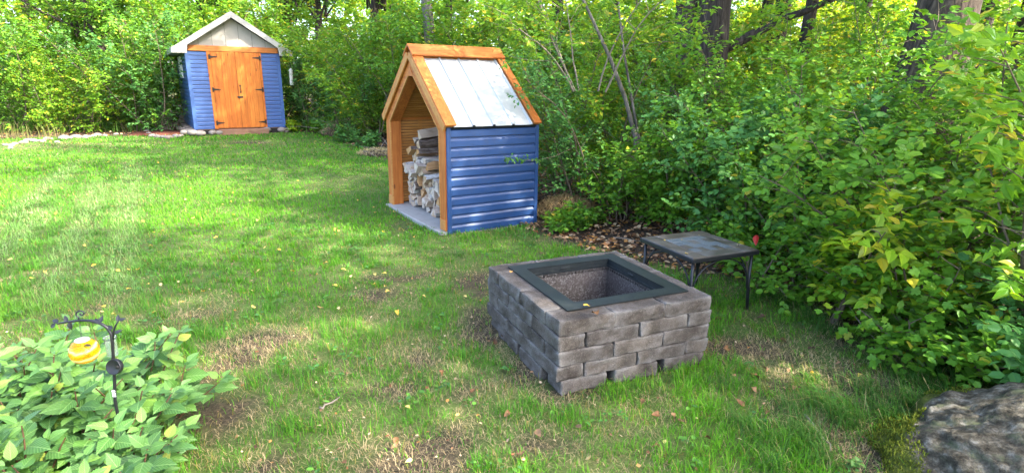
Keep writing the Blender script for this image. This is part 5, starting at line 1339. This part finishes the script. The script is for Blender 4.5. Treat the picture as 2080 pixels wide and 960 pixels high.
sx, sy = local(X, Y, SH_O, SA, SB); wx, wy = local(X, Y, WS_O, WA, WB); k = ~((sx > -.1) & (sx < 2.4) & (sy > -.1) & (sy < 3.7)) & ~((wx > -.1) & (wx < 1.3) & (wy > -.05) & (wy < 1.8)); X, Y = X[k], Y[k]
lt = scatter_leaves('leaf_litter', _rl2, X, Y, _rl2.uniform(.03, .065, len(X)), pal(_rl2, len(X), BR)); tag(lt, 'brown dead leaves carpeting the soil under the shrubs', 'leaf litter', None, 'stuff')
# small clippings and chips among the grass
X = _rl2.uniform(-4, 3, 2600); Y = _rl2.uniform(1.7, 6.3, 2600); k = (bedmask(X, Y) < .5) & (_rl2.random(len(X)) < .12+bareness(X, Y)); X, Y = X[k], Y[k]
px, py = local(X, Y, PIT_O, PA, PBv); k = ~((px > -.02) & (px < 1.02) & (py > -.02) & (py < 1.02)); X, Y = X[k], Y[k]
ch_ = scatter_leaves('leaf_crumbs', _rl2, X, Y, _rl2.uniform(.008, .025, len(X)), pal(_rl2, len(X), BR+[(.45, .36, .22)]), zoff=.004); tag(ch_, 'tiny dry leaf crumbs scattered through the thin grass', 'leaf crumbs', None, 'stuff')
# clover and plantain among the blades
cl = _rl2.uniform(0, 1, (420, 2)); CX_ = -4+6.2*cl[:, 0]; CY_ = 1.75+4.6*cl[:, 1]; k = (bedmask(CX_, CY_) < .2) & (bareness(CX_, CY_) < .6); CX_, CY_ = np.repeat(CX_[k], 8), np.repeat(CY_[k], 8)
CX_ = CX_+_rl2.normal(0, .028, len(CX_)); CY_ = CY_+_rl2.normal(0, .028, len(CY_))
px, py = local(CX_, CY_, PIT_O, PA, PBv); k = ~((px > -.05) & (px < 1.05) & (py > -.05) & (py < 1.05)); CX_, CY_ = CX_[k], CY_[k]
cw = scatter_leaves('lawn_clover', _rl2, CX_, CY_, _rl2.uniform(.014, .034, len(CX_)), pal(_rl2, len(CX_), [(.06, .17, .03), (.09, .22, .03), (.05, .14, .035)]), tilt=.35, zoff=.026); tag(cw, 'small round clover leaves mixed through the near lawn', 'clover', None, 'stuff')
def m_fallen(name, stops):
    t = NT(name); n = t.noise(t.coord('Object', (1, 1, 1), True), 3, 4); c = t.ramp(t.rnd(), stops); c = t.mix(n, c, t.mix(1.0, c, (.55, .5, .45), 'MULTIPLY'))
    return t.done(t.pbsdf(c, .7, 0, .3))
MT['fall_yellow'] = m_fallen('yellow_fallen_leaf', [(0, (.62, .40, .04)), (.5, (.70, .52, .12)), (.8, (.55, .48, .22)), (1, (.60, .28, .05))])
MT['fall_brown'] = m_fallen('brown_fallen_leaf', [(0, (.10, .047, .018)), (.5, (.17, .085, .032)), (.8, (.25, .15, .07)), (1, (.07, .036, .02))])
def curled(rng, mat):
    P, F = leaf_shape('big', .62); P = P.copy(); c_ = rng.uniform(.5, 1.6)
    P[:, 2] += c_*(P[:, 1]**2)*1.6+rng.uniform(-.1, .35)*(P[:, 0]-.5)**2*2+.05*np.sin(P[:, 0]*9+rng.uniform(0, 6)); P[:, 0] -= .5; P[:, 2] -= P[:, 2].min()
    return MB().add(P, F, True).mesh('fallen_leaf', mat)
FY = [curled(_rl2, MT['fall_yellow']) for _ in range(4)]; FB = [curled(_rl2, MT['fall_brown']) for _ in range(6)]
def drop(me, x, y, z, s, label, group, tilt=.25):
    o = link('fallen_leaf', me, None, None, (x, y, z), (_rl2.normal(0, tilt), _rl2.normal(0, tilt), _rl2.uniform(0, 6.28))); o.scale = (s, s, s); tag(o, label, 'leaf', group)
cnt = 0
while cnt < 130:
    u, v = _rl2.uniform(0, 960), 290+360*_rl2.random()**1.5; p = gp(u, v)
    if bedmask(p[:1], p[1:2])[0] > .3: continue
    wx, wy = local(p[0], p[1], WS_O, WA, WB)
    if -.15 < wx < 1.3 and -.1 < wy < 1.9: continue
    drop(FY[cnt % 4], p[0], p[1], p[2]+.03, _rl2.uniform(.028, .052), 'small yellow fallen leaf lying on the open lawn', 'yellow leaves on the open lawn'); cnt += 1
for u, v in [(680, 585), (1195, 940), (1296, 955), (905, 880), (830, 945), (1350, 905), (780, 560), (760, 425), (930, 850), (830, 835), (1790, 735), (1900, 990), (1648, 763), (1745, 770), (900, 480), (1180, 445)]:
    p = gp(u, v); drop(FY[_rl2.integers(4)], p[0], p[1], p[2]+.022, _rl2.uniform(.03, .045), 'yellow fallen leaf in the thin grass round the fire pit', 'yellow leaves round the fire pit')
BRL = [(1365, 855), (1385, 865), (1330, 850), (1305, 825), (1460, 655), (1475, 715), (1530, 800), (1550, 755), (1610, 795), (1700, 745), (1715, 770), (1650, 715), (1310, 755), (1335, 745), (895, 765), (865, 795), (1095, 890), (1030, 850), (800, 915), (805, 905), (1060, 930), (950, 905), (1440, 900), (1560, 845), (1600, 760), (1500, 825), (1460, 740), (1590, 700), (1530, 770), (1640, 905), (1330, 915), (1175, 875), (700, 950), (960, 800), (1020, 690), (1005, 700), (1590, 640), (1545, 650), (1620, 600), (1490, 770), (1560, 905), (1250, 770)]
for u, v in BRL:
    p = gp(u, v); drop(FB[_rl2.integers(6)], p[0], p[1], p[2]+.022, _rl2.uniform(.03, .06), 'curled brown fallen leaf in the grass near the fire pit', 'brown leaves near the fire pit', .4)
for u, v, s, me, z, lab in [(1192, 621, .038, FY[0], .446, 'round yellow leaf stuck on the black steel rim'), (1100, 515 , .05, FB[1], .437, 'reddish brown leaf on the far cap blocks of the fire pit'), (1208, 637, .06, FB[0], .437, 'thin brown leaf on the near cap block beside the rim'), (1038, 553, .035, FY[2], .437, 'pale yellow leaf on the pit cap at the rim corner')]:
    d = ray(u, v); t = (z-EYE)/d[2]; p = np.array([0, 0, EYE])+t*d; drop(me, p[0], p[1], z, s, lab, None, .05)
for u, v in [(1350, 488), (1420, 478), (1385, 487), (1395, 515), (1500, 498), (1525, 503)]:
    z = TZ+.003; d = ray(u, v); t = (z-EYE)/d[2]; p = np.array([0, 0, EYE])+t*d; drop(FY[_rl2.integers(4)], p[0], p[1], z, _rl2.uniform(.015, .03), 'tiny pale leaf lying on the slate table top', 'leaves on the slate table', .05)
# red leaf beside the table
rlp = at(1530, 527, 4.35)
MT['red_leaf'] = m_plain('red_leaf', (.50, .03, .03), .5, 0, .4, 8, .2)
rp = plant('creeper_sprig', (float(rlp[0]), float(rlp[1]), 0.02), 'thin creeper sprig with one red leaf beside the slate table', 'creeper', None, 720, .42, .25, 'green', 'oval', .7, .05, 20, 'stem', 0, 3, nbr=4, ntw=2, nlf=4, twl=.1)
lf_ = MB().add([np.array([0, 0, .44])+np.array([q[1], -.02+q[2], -q[0]])*.085 for q in LP_], LF_); o = lf_.build('leaf', MT['red_leaf'], rp); o['label'] = 'bright red leaf'

# ================================================================== HEAPS, WEEDS AND ODDS
def heap(name, x, y, rx, ry, h, seed, label, cat, mat='straw', straws=1500, cols=((.30, .20, .09), (.50, .36, .18)), twigs=0, slen=.14):
    rng = np.random.default_rng(seed); root = empty(name, on_ground(x, y), 0, label, cat)
    n = 26; g = np.linspace(-1, 1, n); A, B2 = np.meshgrid(g, g, indexing='ij'); r = np.hypot(A, B2)
    Z = h*np.clip(1-r**2, 0, 1)*(.7+.6*fbm(A*2+seed, B2*2, 3))-.05*(r > .95)-.02
    ii_ = np.arange(n*n).reshape(n, n); qd = np.stack([ii_[:-1, :-1], ii_[1:, :-1], ii_[1:, 1:], ii_[:-1, 1:]], -1).reshape(-1)
    link('mound', mesh_np('mound', np.stack([A*rx, B2*ry, Z], -1).reshape(-1, 3), qd, np.full(len(qd)//4, 4), True, MT[mat]), root)
    a = rng.uniform(0, 6.28, straws); q = np.sqrt(rng.random(straws))*.97; X = np.cos(a)*q; Y = np.sin(a)*q
    Zs = h*(1-q**2)*(.7+.6*fbm(X*2+seed, Y*2, 3))-.01
    f = rng.random((straws, 1)); col = np.array(cols[0])*(1-f)+np.array(cols[1])*f
    V, L, S, Cc = blades(rng, X*rx, Y*ry, slen*rng.uniform(.4, 1.2, straws), .006*rng.uniform(.6, 1.4, straws), np.clip(rng.normal(.975, .03, straws), .8, .998), col, Zs)
    o = link('straw', color_mesh('straw', V, L, S, Cc, MT['litter']), root); o['kind'] = 'stuff'
    for k in range(twigs):
        a_ = rng.uniform(0, 6.28); p0 = np.array([rng.uniform(-.9, .9)*rx, rng.uniform(-.9, .9)*ry, rng.uniform(.1, .8)*h]); link('twig', MB().tube(curve(rng, p0, [math.cos(a_), math.sin(a_), rng.uniform(-.1, .5)], rng.uniform(.4, 1.0), 5, -.02, .12), np.linspace(.008, .003, 6), 5).mesh('twig', MT['twig']), root)
hp = gp(1140, 447); heap('straw_mound', hp[0]+.1, hp[1]+.25, .42, .34, .24, 2, 'mound of soil and dry straw beside the shelter wall', 'mound', 'soil', 2200)
hp = gp(705, 275); heap('brush_pile', hp[0], hp[1]+.2, .8, .55, .42, 3, 'heap of dry grass clippings and grey twigs below the thicket', 'brush pile', 'soil', 2600, ((.34, .25, .13), (.55, .43, .26)), 26, .2)
hp = gp(770, 318); heap('dry_weed_heap', hp[0]-.1, hp[1]+.3, .45, .35, .12, 6, 'low tangle of dry weeds beside the shelter', 'weeds', 'soil', 700, ((.28, .24, .11), (.50, .40, .22)), 12, .14)
def weeds(name, pts, seed, H, cols, label, cat, nb, wd=.008, spread=.25, lean=.45):
    rng = np.random.default_rng(seed); Vs, Ls, Ss, Cs = [], [], [], []; off = 0
    for u, v in pts:
        p = gp(u, v); x = rng.normal(p[0], spread, nb); y = rng.normal(p[1], spread*.6, nb); f = rng.random((nb, 1))
        col = np.array(cols[0])*(1-f)+np.array(cols[1])*f
        V, L, S, Cc = blades(rng, x, y, H*rng.uniform(.4, 1.25, nb), wd*rng.uniform(.6, 1.3, nb), np.clip(rng.normal(lean, .2, nb), .05, .95), col)
        Vs.append(V); Ls.append(L+off); Ss.append(S); Cs.append(Cc); off += len(V)
    o = link(name, color_mesh(name, np.concatenate(Vs), np.concatenate(Ls), np.concatenate(Ss), np.concatenate(Cs), MT['grass'])); tag(o, label, cat, None, 'stuff')
weeds('dry_grass', [(x, 262+_rl2.uniform(-6, 8)+18*(x < 120)) for x in range(0, 300, 16)], 41, .42, ((.22, .17, .07), (.12, .17, .04)), 'dry pale grass stalks behind the border stones', 'dry grass', 26, .008, .3)
weeds('green_weeds', [(x, 262+_rl2.uniform(-6, 6)) for x in range(20, 340, 20)]+[(x, 262+_rl2.uniform(-4, 10)) for x in range(600, 800, 18)], 42, .38, ((.05, .15, .02), (.11, .24, .03)), 'green weeds at the foot of the thicket', 'weeds', 80, .016, .3)
for k, (u, v, s, lf, lab) in enumerate([(705, 290, .8, 'teal', 'grey green weed clump below the brush pile'), (745, 300, .7, 'teal', 'grey green weed clump beside the dry tangle'), (590, 268, .6, 'yellow', 'yellow leaved sprout just past the shed stones'), (615, 262, .8, 'green', 'green sprout at the shaded shed side'), (660, 270, .8, 'green', 'leafy weed clump between shed and brush pile'),
                                        (1160, 470, .45, 'green', 'low leafy seedling on the straw mound'), (1185, 462, .45, 'green', 'low leafy seedling in the leaf litter'), (1135, 462, .4, 'lime', 'small creeper at the shelter end of the litter'), (100, 262, 1.0, 'green', 'leafy weed behind the border stones'), (270, 262, .9, 'green', 'tall weed beside the mulch bed'), (230, 266, .9, 'dark', 'dark weed below the pale board')]):
    p = gp(u, v); plant('weed', tuple(p), lab, 'weed', None, 800+k, .55*s, .45*s, lf, 'oval', .6, .055 if v > 400 else .075, 0, 'stem', 0, 6, nbr=6, ntw=4, nlf=6, twl=.15, r0=.005, bare=.02)
p = gp(*Z1(360, 500)); plant('dead_shrub', tuple(p), 'leafless greyish dead plant in the mulch bed', 'shrub', None, 830, .6, .5, 'dark', 'oval', .5, .02, 0, 'twig', 0, 9, nbr=8, ntw=2, nlf=1, r0=.012)
# small sprout at the very front, and one by the soil strip
for u, v, s, lab in [(1735, 965, 1.0, 'pale seedling with rounded leaves before the boulder'), (1720, 962, .8, 'pale seedling touching the rounded one before the boulder'), (400, 880, .7, 'tiny green seedling on the bare soil strip')]:
    p = gp(u, v); root = empty('seedling', tuple(p), _rl2.uniform(0, 6), lab, 'seedling'); me = one_leaf('big', .75, LV['perennial'])
    MB().tube([(0, 0, -.01), (.005, 0, .04*s), (0, .004, .075*s)], [.002, .0018, .0012], 5).build('stem', MT['red_stem'], root)
    for j in range(6):
        a = j*1.25; d = nrm(np.array([math.cos(a), math.sin(a), .3])); B = basis(d[None], np.array([[0, -.3, 1.]]))[0]; L_ = .045*s*(1 if j < 4 else .6)
        o_ = bpy.data.objects.new('leaf', me); C.objects.link(o_); o_.parent = root; q = np.array([0, 0, (.05+.005*j)*s])
        o_.matrix_basis = Matrix([[B[r, 0]*L_, B[r, 1]*L_, B[r, 2]*L_, q[r]] for r in range(3)]+[[0, 0, 0, 1]])
# plain dark stand with a pale board among the bushes
bp = gp(245, 262); bs_ = empty('garden_stand', (bp[0], bp[1]+.6, bp[2]), .5, 'dark stand with a pale board top among the bushes', 'stand')
MB().box(-.22, .22, -.02, .02, .86, .90, .004).build('top_board', MT['white_trim'], bs_)
for x in (-.13, .13): MB().box(x-.03, x+.03, -.03, .03, -.05, .86, .004).build('leg', MT['bark_dark'], bs_)
MB().box(-.06, -.01, -.035, -.03, .5, .74).build('pale_panel', MT['white'], bs_); MB().box(.02, .05, -.035, -.03, .5, .72).build('pale_panel', MT['white'], bs_)
# stump at the wood edge past the boulder
st = gp(2085, 775); rs_ = np.random.default_rng(3)
stp = empty('tree_stump', (st[0]+.3, st[1]+.25, st[2]-.03), 0, 'low brown rotting stump behind the mossy boulder', 'stump')
link('trunk', trunk_mesh(rs_, np.array([(0, 0, -.1), (0, 0, .02), (.01, 0, .1), (.02, .01, .2), (.02, .01, .27)]), np.array([.27, .24, .19, .17, .165]), 16, 'trunk', MT['bark_old'], .16), stp)
# fallen sticks
for k, (u0, v0, u1, v1, lab) in enumerate([(1690, 640, 1815, 735, 'bare grey stick lying in the long grass below the lobed leaf bush'), (1245, 487, 1320, 497, 'brown stick in the leaf litter behind the fire pit'), (648, 838, 690, 818, 'short dark twig on the thin grass'), (1640, 855, 1690, 930, 'dry stalk lying across the long grass tuft')]):
    a, b = gp(u0, v0), gp(u1, v1); t = np.linspace(0, 1, 6)[:, None]; P = a+(b-a)*t+_rl2.normal(0, .012, (6, 3)); P[:, 2] = ground_z(P[:, 0], P[:, 1])+.03+(.14*(1-t[:, 0]) if k == 0 else 0)
    o = MB().tube(P, np.linspace(.006, .003, 6), 6).build('stick', MT['twig']); tag(o, lab, 'stick')
